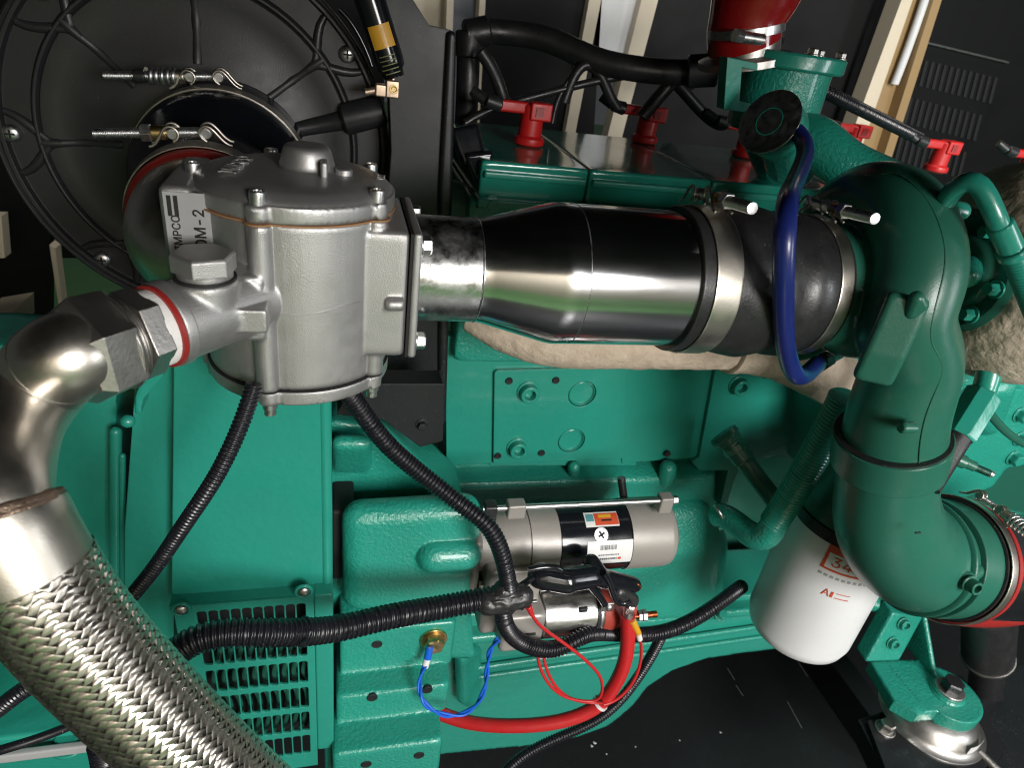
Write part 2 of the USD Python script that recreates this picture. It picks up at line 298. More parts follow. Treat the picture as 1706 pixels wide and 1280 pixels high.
def tclamp(name, label, c, axis, R, w, er, et, blen, spring, group=None, bolt_r=.0042, flip=1, matb='brushed_stainless', parent_axis=None, bend=None):
    """T-bolt hose clamp: band round c, loops, trunnions, bolt with nut and (spring) at angle ang round the axis; the bolt runs along the tangent"""
    a, s, t = frame(axis); c = np.asarray(c, float)
    er = np.asarray(er, float); er = nrm(er - a * a.dot(er)); c2 = nrm(np.cross(a, er)); et = c2 * (1 if c2.dot(et) > 0 else -1)
    k = thing(name, label, 'hose clamp', c, group)
    part(k, 'band', lathe(c - a * w / 2, a, [(0, R), (0, R + .0012), (w * .08, R + .0018), (w * .92, R + .0018), (w, R + .0012), (w, R), (0, R)], 72), matb, 30)
    b0 = c + er * (R + .012)
    for sgn in (-1, 1):
        m = b0 + et * sgn * .016
        pts = [m - et * .0 * sgn, m + er * .006 + et * .004 * sgn, m + et * .011 * sgn - er * .002, m + et * .026 * sgn - er * .013]
        for q in (-.32, .32): part(k, 'loop', tube([m + a * w * q - er * .0075, m + a * w * q + er * .004 - et * .005 * sgn, m + a * w * q + er * .0075 + et * .003 * sgn, m + a * w * q + et * .012 * sgn - er * .002, m + a * w * q + et * .024 * sgn - er * .012], .0015, 8, .003), matb, 60)
        part(k, 'trunnion', cyl(m - a * w * .3, m + a * w * .3, .0058, n=20, c=.001), 'zinc')
    e0, e1 = b0 - et * .02, b0 + et * blen
    part(k, 'bolt', conduit([e0, e1], bolt_r, .0016, 12, .12), 'zinc', 60)
    x0 = .022
    if spring:
        hel = [b0 + et * (x0 + .010 + .030 * i / 80) + .0075 * (math.cos(i * .4 * math.pi / 3.2) * er + math.sin(i * .4 * math.pi / 3.2) * a) for i in range(81)]
        part(k, 'sleeve', cyl(b0 + et * x0, b0 + et * (x0 + .012), .0078, n=24, c=.001), matb)
        part(k, 'spring', tube(hel, .0024, 8, .0015), 'zinc', 60); x0 += .042
        part(k, 'sleeve', cyl(b0 + et * x0, b0 + et * (x0 + .012), .0078, n=24, c=.001), 'black_steel'); x0 += .010
    else:
        part(k, 'sleeve', cyl(b0 + et * x0, b0 + et * (x0 + .014), .007, n=24, c=.001), 'brass'); x0 += .014
        part(k, 'nut', lathe(b0 + et * x0, et, [(0, .0078), (.0008, .0088), (.0092, .0088), (.010, .0078), (.010, 0)], 6), 'zinc')
    return k
tclamp('hose_clamp', 'hose clamp with a coil spring on its bolt, nearest the black air cleaner disc', h0 + hx * .035, hx, .106, .022, A(-.10, 0, 1), (-1, 0, 0), .108, True, bolt_r=.0052)
tclamp('hose_clamp', 'hose clamp with a plain nut beside the red lined hose mouth behind the cast mixer', h0 + hx * (L - .005), hx, .0815, .022, A(-.10, 0, 1), (-1, 0, 0), .090, False, bolt_r=.0052)

# service indicator: slender black cylinder with yellow label
ia, ib = P(598, -60, .93), P(657, 128, .93); ix = nrm(ib - ia); IL = np.linalg.norm(ib - ia); IR = 25 * S(630, 60, .93)
ind = thing('service_indicator', 'slender glossy black cylinder with a yellow label standing on the edge of the air cleaner', 'indicator', ib)
part(ind, 'body', lathe(ia, ix, [(0, IR), (IL - .02, IR), (IL - .012, IR * .96), (IL - .008, IR * .75), (IL, IR * .7), (IL, 0)], 40), 'black_gloss', 40)
vref = -nrm(ray(630, 60))
def on_ind(m, t, mtname, nm, par=ind): return part(par, nm, wrap(m, ia + ix * t, ix, vref, IR), mtname)
sc_ = S(630, 60, .93); t_lab = IL * (100 / 197.) 
on_ind(flat(.026, IR * 1.5, .0005, 12, 0, -IR * .75), t_lab, 'yellow_label', 'yellow_sticker')
for r in range(5): on_ind(flat(.0012, IR * (1.1 + .2 * math.sin(r * 3)), .0004, 10, 0, -IR * .5), t_lab + .034 + .005 * r, 'print_olive', 'print_line')
for r in range(4): on_ind(flat(.0035, .0022, .0004, 2, .003 + r * .0055, IR * .42), t_lab, 'print_black', 'print_mark')
fb = P(654, 147, .93)
part(ind, 'elbow_fitting', join(rbox(fb - A(.009, .008, .011), fb + A(.008, .008, .010), .002), rbox(fb - A(.022, .007, .011), fb + A(0, .007, .004), .002), cyl(fb, fb + A(0, 0, .02), .0035), cyl(fb + A(-.02, 0, -.004), fb + A(-.034, 0, -.008), .0045)), 'pink_brass')
part(ind, 'fitting_plug', lathe(fb + A(.001, -.008, 0), ny, [(0, .0055), (.001, .0055), (.001, .0035), (.0002, .003), (.0002, 0)], 20), 'brass')

# ================================================================ STEEL ELBOW between hose and mixer
xf = P(262, 392, YP)[0]
el = thing('steel_elbow', 'brushed steel intake elbow between red lined hose and left side of the cast mixer', 'pipe elbow', (xf - .04, .68, ZP))
ec = [h1 - hx * .01, h1 + hx * .02, P(333, 374, .71), P(325, 394, .672), A(xf + .040, .645, ZP + .008), A(xf + .08, YP, ZP)]
part(el, 'bend', tube(ec, [.071, .069, .063, .060, .056, .05], 64, .004), 'brushed_stainless', 60)

# ================================================================ GAS MIXER (cast aluminium)
c0 = P(498, 450, YP); CX, CY = c0[0], YP
RB, RC = .0865, .0965
zg = P(487, 377, CY - RB)[2]; zt = P(487, 352, CY - RC)[2] + .006; zb = P(480, 652, CY - RB)[2]; zbb = P(480, 668, CY - RB)[2]
mx = thing('gas_mixer', 'cast aluminium gas mixer with round bolted cover, the brightest body in the middle left', 'gas mixer', (CX, CY, zb))
up = A(0, 0, 1)
bang = [math.radians(x) for x in (-107, -35, 37, 109, 181)]
zm = (zg + zb) / 2
xr = P(681, 480, .575)[0]; xl = P(266, 380, .58)[0]
lug = lambda r, z0, z1, rr: [man(cyl(A(CX + r * math.cos(b), CY + r * math.sin(b), z0), A(CX + r * math.cos(b), CY + r * math.sin(b), z1), rr, n=24)) for b in bang]
bodyparts = [man(lathe((CX, CY, zb), up, [(0, RB), (zg - zb, RB)], 72))] + lug(RB - .001, zb, zg, .0105)
hb = P(650, 388, .575)[2]; lb = P(650, 598, .575)[2]
bodyparts += [rbox((CX + .03, .578, lb), (xr, .702, hb), .006), rbox((xl, .585, ZP - .055), (CX - .078, .70, ZP + .080), .006), rbox((xl + .01, .60, ZP - .055), (CX - .03, .69, ZP + .03), .006)]
gi0, gi1 = P(415, 493, .572), P(272, 542, .514); gx = nrm(gi1 - gi0)
bodyparts += [man(cyl(gi0 - gx * .018, gi1, .0325, n=48)), rbox(P(418, 480, .545) - A(.02, .0, .05), P(418, 480, .545) + A(.01, .03, .01), .004)]
pc = P(343, 470, .535)
bodyparts += [man(cyl(pc - up * .04, pc + up * .004, .024, n=40)), rbox(P(395, 545, .53) - A(.004, .006, .003), P(437, 520, .53) + A(.004, .02, .004), .002)]
bodyparts += [man(cyl(P(650, 507, .576) + A(-.004, 0, 0), P(672, 507, .576), .0065, n=20))]
b = cast(bodyparts, .0035, 8)
part(mx, 'body', b, 'cast_aluminium', 50)
part(mx, 'parting_line', join(tube([A(CX + (RB + .0002) * math.cos(a), CY + (RB + .0002) * math.sin(a), zm + .003 * math.sin(a * 5) + .002) for a in np.radians(np.arange(-100, -45, 5))], .0007, 6, .006)), 'cast_aluminium', 60)
outl = lambda r, rl: Point(CX, CY).buffer(r, quad_segs=24).union(__import__('shapely').union_all([Point(CX + (r - .004) * math.cos(b_), CY + (r - .004) * math.sin(b_)).buffer(rl) for b_ in bang])).buffer(.006).buffer(-.006)
def slab(g, z0, z1): m = trimesh.creation.extrude_polygon(g, z1 - z0, engine='earcut'); return m.apply_translation((0, 0, z0))
part(mx, 'gasket', slab(outl(RB + .0035, .0115), zg - .0002, zg + .0012), 'gasket')
part(mx, 'cover', cast([man(slab(outl(RB + .0025, .0105), zg + .0012, zt - .006)), man(lathe((CX, CY, zt - .0075), up, [(0, RB + .001), (.004, RB - .001), (.010, RB - .010), (.0125, RB - .022), (.014, .02), (.014, 0)], 72)),
    man(lathe((CX + .010, CY + .004, zt + .004), up, [(0, .0265), (.004, .025), (.020, .0205), (.0225, .018), (.0225, 0)], 40))], .004, 5), 'cast_aluminium_dark', 40)
part(mx, 'base_cover', cast([man(slab(outl(RB + .002, .010), zbb - .004, zb - .001)), man(lathe((CX, CY, zbb - .02), up, [(0, .04), (.004, .06), (.018, RB - .006)], 60))], .004, 4), 'cast_aluminium', 40)
part(mx, 'base_gasket', slab(outl(RB + .0022, .0102), zb - .001, zb + .0003), 'gasket_black')
for i, b_ in enumerate(bang):
    q = A(CX + (RB - .001) * math.cos(b_), CY + (RB - .001) * math.sin(b_), zt - .006)
    s0 = part(mx, 'cover_screw', lathe(q, up, [(0, .0068), (.009, .0068), (.0105, .006), (.0105, .0035), (.006, .003), (.006, 0)], 24), 'zinc', 40)
    q2 = q.copy(); q2[2] = zbb - .004
    part(mx, 'base_screw', lathe(q2, -up, [(0, .0066), (.006, .0066), (.007, .0055), (.013, .0055), (.0135, .0045), (.0135, 0)], 20), 'zinc', 40)
part(mx, 'boss_key', join(rbox(A(CX + .022, CY - .030, zt + .0045), A(CX + .028, CY - .012, zt + .019), .002).translate((0, 0, 0)), lathe(A(CX + .042, CY - .008, zt + .004), up, [(0, .008), (.006, .0075), (.007, .006), (.007, 0)], 20)), 'cast_aluminium_dark')
zc = zt + .0064
for s_, h_, ox, oy in (('IMPCO', .014, -.046, -.040), ('MADE IN', .008, .060, -.034), ('O.2', .008, .077, -.022)):
    if s_ == 'MADE IN': continue
    part(mx, 'cast_lettering', place(text(s_, h_, .0012, True), A(CX + ox, CY + oy, zc - .0005), (.12, 1, 0), (-1, .12, 0)), 'cast_aluminium')
# left flange label plate
lab = part(mx, 'label_plate', join(rbox(A(xl + .004, .5835, ZP - .022), A(xl + .041, .5848, ZP + .076), .0005)), 'grey_label')
tx = place(text('IMPCO', .0062, .0003, True), A(xl + .0150, .5834, ZP + .0275), (0, 0, 1), (-1, 0, 0)); part(lab, 'print', tx, 'print_black')
tx = place(text('600M-2', .0085, .0003, True), A(xl + .034, .5834, ZP + .015), (0, 0, 1), (-1, 0, 0)); part(lab, 'print', tx, 'print_black')
for z0, z1 in ((.009, .025), (.056, .073)):
    for xx in (.0085, .0135): part(lab, 'print_bar', trimesh.creation.box((.0032, .0003, z1 - z0)).apply_translation(A(xl + xx, .5833, ZP + (z0 + z1) / 2)), 'print_black')
# hex plug on the gas inlet
pt = pc + up * .004
part(mx, 'plug_ring', lathe(pt, up, [(0, .0235), (.002, .0235), (.002, .01)], 40), 'gasket_black')
part(mx, 'hex_plug', join(lathe(pt + up * .002, up, [(0, .021), (.004, .021), (.0045, .0205), (.0045, 0)], 40), lathe(pt + up * .0065, up, [(0, .0245), (.0125, .0245), (.0145, .0225), (.0145, 0)], 6, .35)), 'cast_aluminium', 30)
part(mx, 'inlet_rim', lathe(gi1 - gx * .008, gx, [(0, .0325), (.001, .0345), (.008, .0345), (.0095, .0335), (.0095, .02)], 56), 'cast_aluminium', 40)
part(mx, 'red_gasket_ring', lathe(gi1 + gx * .0016, gx, [(0, .0325), (.0003, .0332), (.0035, .0332), (.004, .0325), (.004, .02)], 56), 'red_silicone', 40)
# right flange
fl = thing('outlet_flange', 'square steel flange with hex bolts on the right side of the cast mixer', 'flange', (xr, YP, ZP))
yf0, yf1 = .576, .704
part(fl, 'gasket', trimesh.creation.box((.0022, yf1 - yf0 - .002, hb - lb - .002)).apply_translation((xr + .0011, (yf0 + yf1) / 2, (hb + lb) / 2)), 'gasket_black')
part(fl, 'flange_plate', rbox((xr + .0022, yf0, lb), (xr + .0105, yf1, hb), .003), 'cast_aluminium')
for yy in (yf0 + .012, yf1 - .012):
    for zz in (hb - .014, lb + .014): part(fl, 'flange_bolt', bolt(A(xr + .0105, yy, zz), (1, 0, 0), .0085, .0085, 1.15), 'zinc', 25)

# ================================================================ POLISHED REDUCER PIPE
def XP(u, v=460): return P(u, v, YP - .070)[0]
pipe = thing('reducer_pipe', 'polished steel reducer pipe running right from the cast mixer to the black coupling', 'pipe', (xr + .011, YP, ZP))
R1, R2 = 86 * S(745, 457, YP), 113 * S(1040, 460, YP)
o = A(0, YP, ZP); ax = A(1, 0, 0)
xa, xw, x1, x2, xe = xr + .0105, P(806, 460, YP - .055)[0], P(818, 460, YP - .055)[0], XP(958), XP(1215)
part(pipe, 'neck', lathe(o, ax, [(xa, R1), (xw, R1)], 96), 'scuffed_steel', 40)
part(pipe, 'weld_seam', lathe(o, ax, [(xw, R1), (xw + .0012, R1 + .0006), (xw + .0024, R1)], 96), 'scuffed_steel', 40)
part(pipe, 'cone', lathe(o, ax, [(xw + .0024, R1), (x1 - .004, R1), (x1, R1 + .0006), (x1 + .006, R1 + .002), (x2 - .008, R2 - .0016), (x2, R2), (x2 + .008, R2 + .0001), (XP(985), R2)], 128), 'polished_steel', 60)
part(pipe, 'weld_seam', lathe(o, ax, [(XP(985), R2), (XP(985) + .0006, R2 - .0009), (XP(985) + .0014, R2)], 128), 'scuffed_steel', 60)
part(pipe, 'barrel', lathe(o, ax, [(XP(985) + .0014, R2), (xe, R2)], 128), 'polished_steel', 60)

# black coupling hose with two clamps
cp = thing('coupling_hose', 'bulged black rubber coupling hose between polished pipe and green compressor elbow', 'hose', (xe, YP, ZP))
RH = R2 + .006
xs, xq = XP(1172), XP(1428)
part(cp, 'hose_wall', lathe(o, ax, [(xs, R2 + .001), (xs, RH - .001), (xs + .002, RH), (XP(1255), RH), (XP(1275), RH + .003), (XP(1300), RH + .006), (XP(1330), RH + .002), (XP(1345), RH - .001), (XP(1358), RH + .003), (XP(1375), RH + .004), (XP(1395), RH), (xq, RH - .001), (xq + .001, RH - .004), (xq + .001, R2 - .004)], 96), 'black_rubber', 40)
tclamp('hose_clamp', 'hose clamp with a wide grey band at the right end of the polished pipe', A(XP(1213), YP, ZP), ax, RH + .0006, .03, A(0, .12, 1), (0, -1, 0), .088, False, bolt_r=.0062)
tclamp('hose_clamp', 'hose clamp on the black coupling hose tight against the green compressor elbow', A(XP(1412), YP, ZP), ax, RH - .0002, .016, A(0, .12, 1), (0, -1, 0), .088, False, bolt_r=.0062)

# ================================================================ COMPRESSOR ELBOW (dark green, two pieces) and lower pipe
xc = P(1405, 455, YP)[0] + .022
a_ = .104
tb = thing('compressor_housing', 'dark green cast compressor housing curling over and down at the right of the black coupling', 'compressor', (xc, YP, ZP))
vp, vr = [], []
for ph, rr in zip(range(-70, 181, 25), np.linspace(.034, .0495, 11)):
    q = math.radians(ph); vp.append(A(xc, YP + a_ * math.cos(q) * .84, ZP + a_ * math.sin(q))); vr.append(rr)
vp += [P(1518, 600, .553), P(1498, 680, .55), P(1488, 735, .55), P(1482, 770, .55)]; vr += [.0525, .056, .0595, .0605]
v_m = man(tube(vp, vr, 40, .008))
snout = man(lathe(A(xc - .12, YP, ZP), ax, [(0, R2 - .002), (.085, R2 - .002), (.115, .085), (.15, .088), (.17, .06)], 64))
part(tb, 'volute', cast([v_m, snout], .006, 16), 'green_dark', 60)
# seam line, handle bar, stub on the volute
seam = []
vq, _, _ = path(vp, .01)
for i in range(int(len(vq) * .36), len(vq) - 2, 3):
    k = i / (len(vq) - 1); rr = PchipInterpolator(np.linspace(0, 1, len(vr)), vr)(k)
    T = vq[min(i + 1, len(vq) - 1)] - vq[i - 1]; T = nrm(T); vd = nrm(CAM - vq[i]); sd = nrm(np.cross(vd, T)); 
    if sd.dot(right) < 0: sd = -sd
    vd = np.cross(T, sd); vd = vd if vd.dot(CAM - vq[i]) > 0 else -vd
    seam.append(vq[i] + rr * (.50 * sd + .866 * vd))
part(tb, 'seam_ridge', tube(seam, .0011, 6, .008), 'green_dark', 60)
bar = [P(1526, 505, .505), P(1506, 552, .502), P(1486, 595, .50), P(1468, 632, .503)]
part(tb, 'raised_bar', cast([rhull([p + A(-.018, .012, 0), p + A(.006, -.002, 0), q_ + A(-.018, .012, 0), q_ + A(.006, -.002, 0)], .0065) for p, q_ in zip(bar[:-1], bar[1:])] , .004, 8), 'green_dark', 50)
part(tb, 'raised_bar_knob', cast([rhull([P(1527, 497, .50), P(1533, 508, .50), P(1518, 520, .503)], .0075)], .003, 4), 'green_dark', 50)
part(tb, 'stub', cyl(P(1500, 713, .492), P(1524, 712, .494), .0065, n=20, c=.002), 'green_dark')
# clamp band
bc = P(1482, 748, .55); bup = nrm(vp[-2] - vp[-1])
bn = thing('pipe_clamp', 'dark green painted band clamp with threaded bolt between compressor housing and lower elbow', 'pipe clamp', bc)
part(bn, 'band', lathe(bc - bup * .022, bup, [(0, .0655), (.001, .0672), (.045, .0672), (.046, .0655), (.048, .058), (.02, .058)], 72), 'green_dark', 30)
part(bn, 'inner_ring', lathe(bc + bup * .018, bup, [(0, .0650), (.0085, .0650), (.0085, .055)], 64), 'black_rubber')
lg = P(1571, 756, .53)
part(bn, 'lug', rbox(lg - A(.006, .004, .019), lg + A(.010, .012, .019), .002), 'green_dark')
part(bn, 'clamp_bolt', join(cyl(lg + A(0, 0, 0), lg + A(.026, -.012, -.006), .0085, n=20, c=.001), cyl(lg + A(.026, -.012, -.006), lg + A(.038, -.017, -.009), .0065, n=20), conduit([lg + A(.036, -.016, -.009), lg + A(.056, -.025, -.014)], .0048, .0016, 12)), 'green_dark')
part(bn, 'bolt_tip', cyl(lg + A(.056, -.025, -.014), lg + A(.0595, -.0266, -.0148), .0046, n=16), 'zinc')
# lower elbow
le = thing('charge_air_elbow', 'dark green cast elbow below the band clamp turning right into the red lined hose', 'pipe elbow', P(1500, 900, .55))
lp = [P(1484, 748, .55), P(1477, 800, .55), P(1477, 856, .55), P(1496, 902, .551), P(1525, 925, .553), P(1556, 928, .556)]
lrr = [.0585, .060, .067, .075, .0805, .0815]
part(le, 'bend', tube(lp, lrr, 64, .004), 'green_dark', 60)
lx = nrm(lp[-1] - lp[-2]); le_e = lp[-1]
part(le, 'rear_rib', lathe(le_e - lx * .050, lx, [(0, .080), (.004, .0865), (.008, .0865), (.010, .080)], 72), 'green_dark', 40)
part(le, 'collar', lathe(le_e - lx * .026, lx, [(0, .080), (.0008, .0872), (.028, .088), (.045, .088), (.046, .086), (.046, .05)], 72), 'green_dark', 40)
bs = P(1604, 966, .480)
bd_ = nrm(A(-.05, -1, .25))
part(le, 'bolt_boss', cast([rhull([bs + A(-.0, .02, 0), bs - bd_ * .002], .0145), rhull([bs, bs + A(.03, .01, .004)], .011)], .004, 4), 'green_dark', 40)
part(le, 'socket_bolt', bolt(bs + bd_ * .010, bd_, .0095, .012, 1.3, sock=True), 'green_dark')
part(le, 'casting_mark', join(rbox(P(1529, 888, .4705) - A(.004, .001, .001), P(1529, 888, .4705) + A(.004, .001, .001), .0004)), 'black_rubber')
# red lined hose and steel pipe at the right edge
rh = thing('red_lined_hose', 'short black hose end with red silicone lining at the right edge below centre', 'hose', le_e)
part(rh, 'black_sleeve', lathe(le_e + lx * .016, lx, [(0, .088), (.001, .0915), (.016, .0925), (.018, .091), (.018, .06)], 72), 'black_rubber', 40)
part(rh, 'red_lining', lathe(le_e + lx * .036, lx, [(0, .090), (.002, .0955), (.010, .0955), (.013, .091), (.013, .06)], 72), 'red_silicone', 40)
single('red_hose_below', tube([P(1590, 1000, .60), P(1660, 1004, .60), P(1760, 985, .62)], .042, 32), 'red_silicone', 'red silicone hose passing under the polished pipe at the lower right edge', 'hose', sm=60)
sp = thing('steel_pipe_end', 'short polished steel pipe leaving the frame at right inside the red lined hose', 'pipe', le_e + lx * .06)
part(sp, 'barrel', lathe(le_e + lx * .046, lx, [(0, .088), (.3, .088)], 72), 'polished_steel', 60)
tclamp('hose_clamp', 'spring loaded hose clamp at the right edge above the red lined hose', le_e + lx * .0265, lx, .0945, .014, A(0, .0, 1), (0, -1, 0), .10, True)
# ================================================================ GAS HOSE: union, bent stainless pipe, ferrule, braid
gh = thing('braided_gas_hose', 'thick braided stainless gas hose with bent pipe and hex union at lower left', 'gas hose', P(125, 1055, .36))
n1a, n1b = gi1 + gx * .010, gi1 + gx * .052
part(gh, 'thread_tape', cyl(gi1 - gx * .002, gi1 + gx * .015, .0305, n=48, c=.002), 'white_tape', 50)
part(gh, 'hex_nut', join(lathe(gi1 + gx * .011, gx, [(0, .030), (.0015, .0345), (.0165, .0345), (.018, .031), (.018, .02)], 6, .95), lathe(gi1 + gx * .029, gx, [(0, .029), (.002, .0325), (.004, .0345), (.005, .032), (.0065, .0345), (.008, .034), (.008, .02)], 48)), 'nut_stainless', 30, label='smaller hex beside the white thread tape')
g2 = gi1 + gx * .036
part(gh, 'hex_nut', join(lathe(g2, gx, [(0, .030), (.0008, .0385), (.003, .0400), (.026, .0415), (.034, .0355), (.034, .02)], 6, .62), lathe(g2 + gx * .001, gx, [(0, .0365), (.003, .0372), (.003, .03)], 48)), 'nut_stainless', 30, label='larger union nut with chamfered corners')
for i, (s_, o_) in enumerate((('DN50', gi1 + gx * .019),)):
    rr_ = nrm(A(.15, -.55, -.55) - gx * gx.dot(A(.15, -.55, -.55)))
p0 = g2 + gx * .033
pp = [p0 - gx * .01, p0 + gx * .006, P(64, 642, .466), P(28, 692, .443), P(6, 755, .412), P(-3, 828, .378), P(10, 872, .370)]
part(gh, 'bent_pipe', tube(pp, [.031, .031, .031, .0305, .030, .030, .030], 56, .003), 'brushed_stainless', 60)
bq, _, _ = path(pp, .003); bT, bN, bB = frames(bq)
k_ = np.argmin(np.linalg.norm(bq - (p0 + gx * .030), axis=1))
part(gh, 'weld_seam', lathe(bq[k_], bT[k_], [(-.0012, .0309), (0, .0315), (.0012, .0309)], 48), 'brushed_stainless', 50)
hp = [P(-5, 824, .378), P(14, 880, .368), P(62, 970, .358), P(128, 1058, .352), P(235, 1172, .345), P(372, 1300, .34), P(520, 1420, .338)]
hq, _, _ = path(hp, .0012); hT, hN, hB = frames(hq)
hs = np.r_[0, np.cumsum(np.linalg.norm(np.diff(hq, axis=0), axis=1))]
def around(i0, i1, prof):
    idx = np.linspace(i0, i1, len(prof)).astype(int); th = np.arange(64) * 2 * math.pi / 64
    return grid([hq[i] + r * (np.cos(th)[:, None] * hN[i] + np.sin(th)[:, None] * hB[i]) for i, r in zip(idx, prof)])
iS = lambda s: int(np.searchsorted(hs, s))
wm = around(iS(.005), iS(.012), [.0298, .0325, .0338, .0338, .0342, .0352, .0345])
wm.vertices += .0011 * (meshkit.fbm(wm.vertices * 160)[:, None] - .5) * 2
part(gh, 'weld_bead', wm, 'weld', 60)
RBH = .0375
part(gh, 'ferrule', around(iS(.010), iS(.060), [.0345, .0358, .0362, .0364, .0368, .0370, .0373, .0374]), 'brushed_stainless', 60)
sj = iS(.050)
part(gh, 'hose_core', around(sj, len(hq) - 1, [RBH - .0016] * 90), 'dark_inside', 60)
NB = 32; i0 = iS(.052); idx = np.arange(i0, len(hq), 1); ss = hs[idx] - hs[i0]
tw = math.tan(math.radians(44)) / RBH; half = .455 * (2 * math.pi * RBH / NB) * math.cos(math.radians(44))
def strand(k, sg):
    th = 2 * math.pi * k / NB + sg * tw * ss
    j = (2 * tw * ss) * NB / (2 * math.pi)                       # crossings met so far
    if sg > 0: ph = (k + (k + j)) / 4.0
    else: ph = ((k - j) + k) / 4.0
    off = np.clip(np.sin(2 * math.pi * (ph + .125)) * 2.0, -1, 1) * .0008 * (1 if sg > 0 else -1)
    dth = half / RBH / math.cos(math.radians(44))
    rows = []
    for q, lift in ((-1, -.00015), (-.5, .0001), (.5, .0001), (1, -.00015)):
        t_ = th + q * dth; r = RBH + off + lift
        rows.append(hq[idx] + r[:, None] * (np.cos(t_)[:, None] * hN[idx] + np.sin(t_)[:, None] * hB[idx]))
    g = np.stack(rows, 1); 
    if sg < 0: g = g[:, ::-1]
    return grid(g, closed=False, cap=False)
for k in range(NB):
    for sg in (1, -1): part(gh, 'braid_strand', strand(k, sg), 'braid_wire', 40)

# ================================================================ ALTERNATOR AND FLYWHEEL HOUSING
al = thing('alternator', 'teal painted alternator body behind the braided hose at lower left', 'alternator', P(100, 1000, .70))
part(al, 'side_panel', cast([mprism([(-260, 560), (196, 585), (196, 1300), (-260, 1330)], .77, .86)], .012, 3), 'green_paint')
part(al, 'edge_rail', rhull([P(193, 720, .75), P(192, 1300, .75), P(193, 720, .80), P(192, 1300, .80)], .007), 'green_paint')
part(al, 'edge_rail', rhull([P(204, 760, .745), P(206, 1010, .745)], .004), 'green_paint')
part(al, 'foot', rbox(P(-60, 1225, .62) - A(.1, 0, .07), A(P(150, 1225, .62)[0], .75, P(60, 1225, .62)[2]), .006), 'green_paint')
part(al, 'foot_strip', rbox(P(-30, 1262, .60) - A(.1, 0, .02), A(P(170, 1262, .60)[0], .61, P(60, 1255, .60)[2]), .003), 'grey_label')
part(al, 'foot_bolt', bolt(H(118, 1238, P(60, 1223, .64)[2]), (0, 0, 1), .017, .014), 'green_paint', 25)
fh = thing('flywheel_housing', 'teal cast flywheel housing with flat panel, starter nose and mounting steps at lower centre left', 'engine housing', P(650, 1000, .75))
yp = .70
part(fh, 'front_strip', plate([(226, 632), (292, 600), (288, 1300), (206, 1300), (208, 880)], .725, .06), 'green_paint')
part(fh, 'front_panel', mprism([(290, 560), (532, 560), (538, 978), (286, 992)], yp, yp + .08, .004), 'green_paint')
part(fh, 'corner_strip', rhull([P(541, 640, yp + .012), P(549, 1300, yp - .005), P(541, 640, yp + .06), P(549, 1300, yp + .06)], .008), 'green_paint')
lgp = P(262, 612, .60)
part(fh, 'lifting_lug', cast([mprism([(278, 600), (262, 598), (226, 655), (224, 690), (234, 692), (238, 668), (272, 628)], .69, .73)], .006, 4), 'green_paint')
part(fh, 'lug_bolt', rhull([P(213, 702, .72), P(213, 702, .74)], .008), 'green_paint')
zl = P(400, 983, yp)[2]
yg = H(400, 1002, zl)[1]
part(fh, 'ledge', rbox(A(P(286, 990, yp)[0], yg + .001, zl - .012), A(P(540, 990, yp)[0], yp + .03, zl), .002), 'green_paint')
# grille
gz = H(400, 1002, zl)[2]; gL, gR = P(287, 1002, yg)[0], P(522, 972, yg)[0]
gr = thing('vent_grille', 'teal vent grille with rows of upright slots below the flat housing panel', 'grille', A(gL, yg, gz - .1))
gx0, pit, sw = gL + .026, (gR - gL - .036) / 10., .0122
rows = [(.012, .066), (.0765, .122), (.1335, .182), (.1935, .242), (.2535, .302), (.3135, .362)]
g = sbox(gL, gz - .40, gR, gz)
for i in range(10):
    for (a0, a1) in rows:
        if i == 0 and a0 < .05: pass
        x0 = gx0 + pit * i + (pit - sw) / 2
        rr_ = sbox(x0, gz - a1, x0 + sw, gz - a0).buffer(-.004).buffer(.004, quad_segs=4)
        g = g.difference(rr_)
part(gr, 'face_plate', extr(g, yg - .002, yg + .002), 'green_paint', 25)
part(gr, 'backing', trimesh.creation.box((gR - gL + .004, .004, .36)).apply_translation(((gL + gR) / 2, yg + .05, gz - .185)), 'dark_inside')
for i in range(10):
    x0 = gx0 + pit * (i + .5)
    part(gr, 'cooling_fin', tube([A(x0 + .004, yg + .028, gz - .09), A(x0 + .006, yg + .025, gz - .15), A(x0 - .002, yg + .022, gz - .185), A(x0 + .004, yg + .02, gz - .2), A(x0 + .004, yg + .03, gz - .34)], .004, 8, .01), 'green_dark', 60)
part(gr, 'side_frame', rbox(A(gR, yg - .001, gz - .36), A(gR + .026, yg + .03, gz + .001), .003), 'green_paint')
for px_ in ((302, 1015), (506, 985)):
    c_ = P(*px_, yg - .002)
    part(gr, 'screw_seat', lathe(c_, ny, [(0, .013), (.003, .012), (.003, .009), (.001, .009), (.001, 0)], 28), 'green_paint')
    part(gr, 'screw', pan_screw(c_ + ny * .001, ny, .0075), 'nut_stainless')
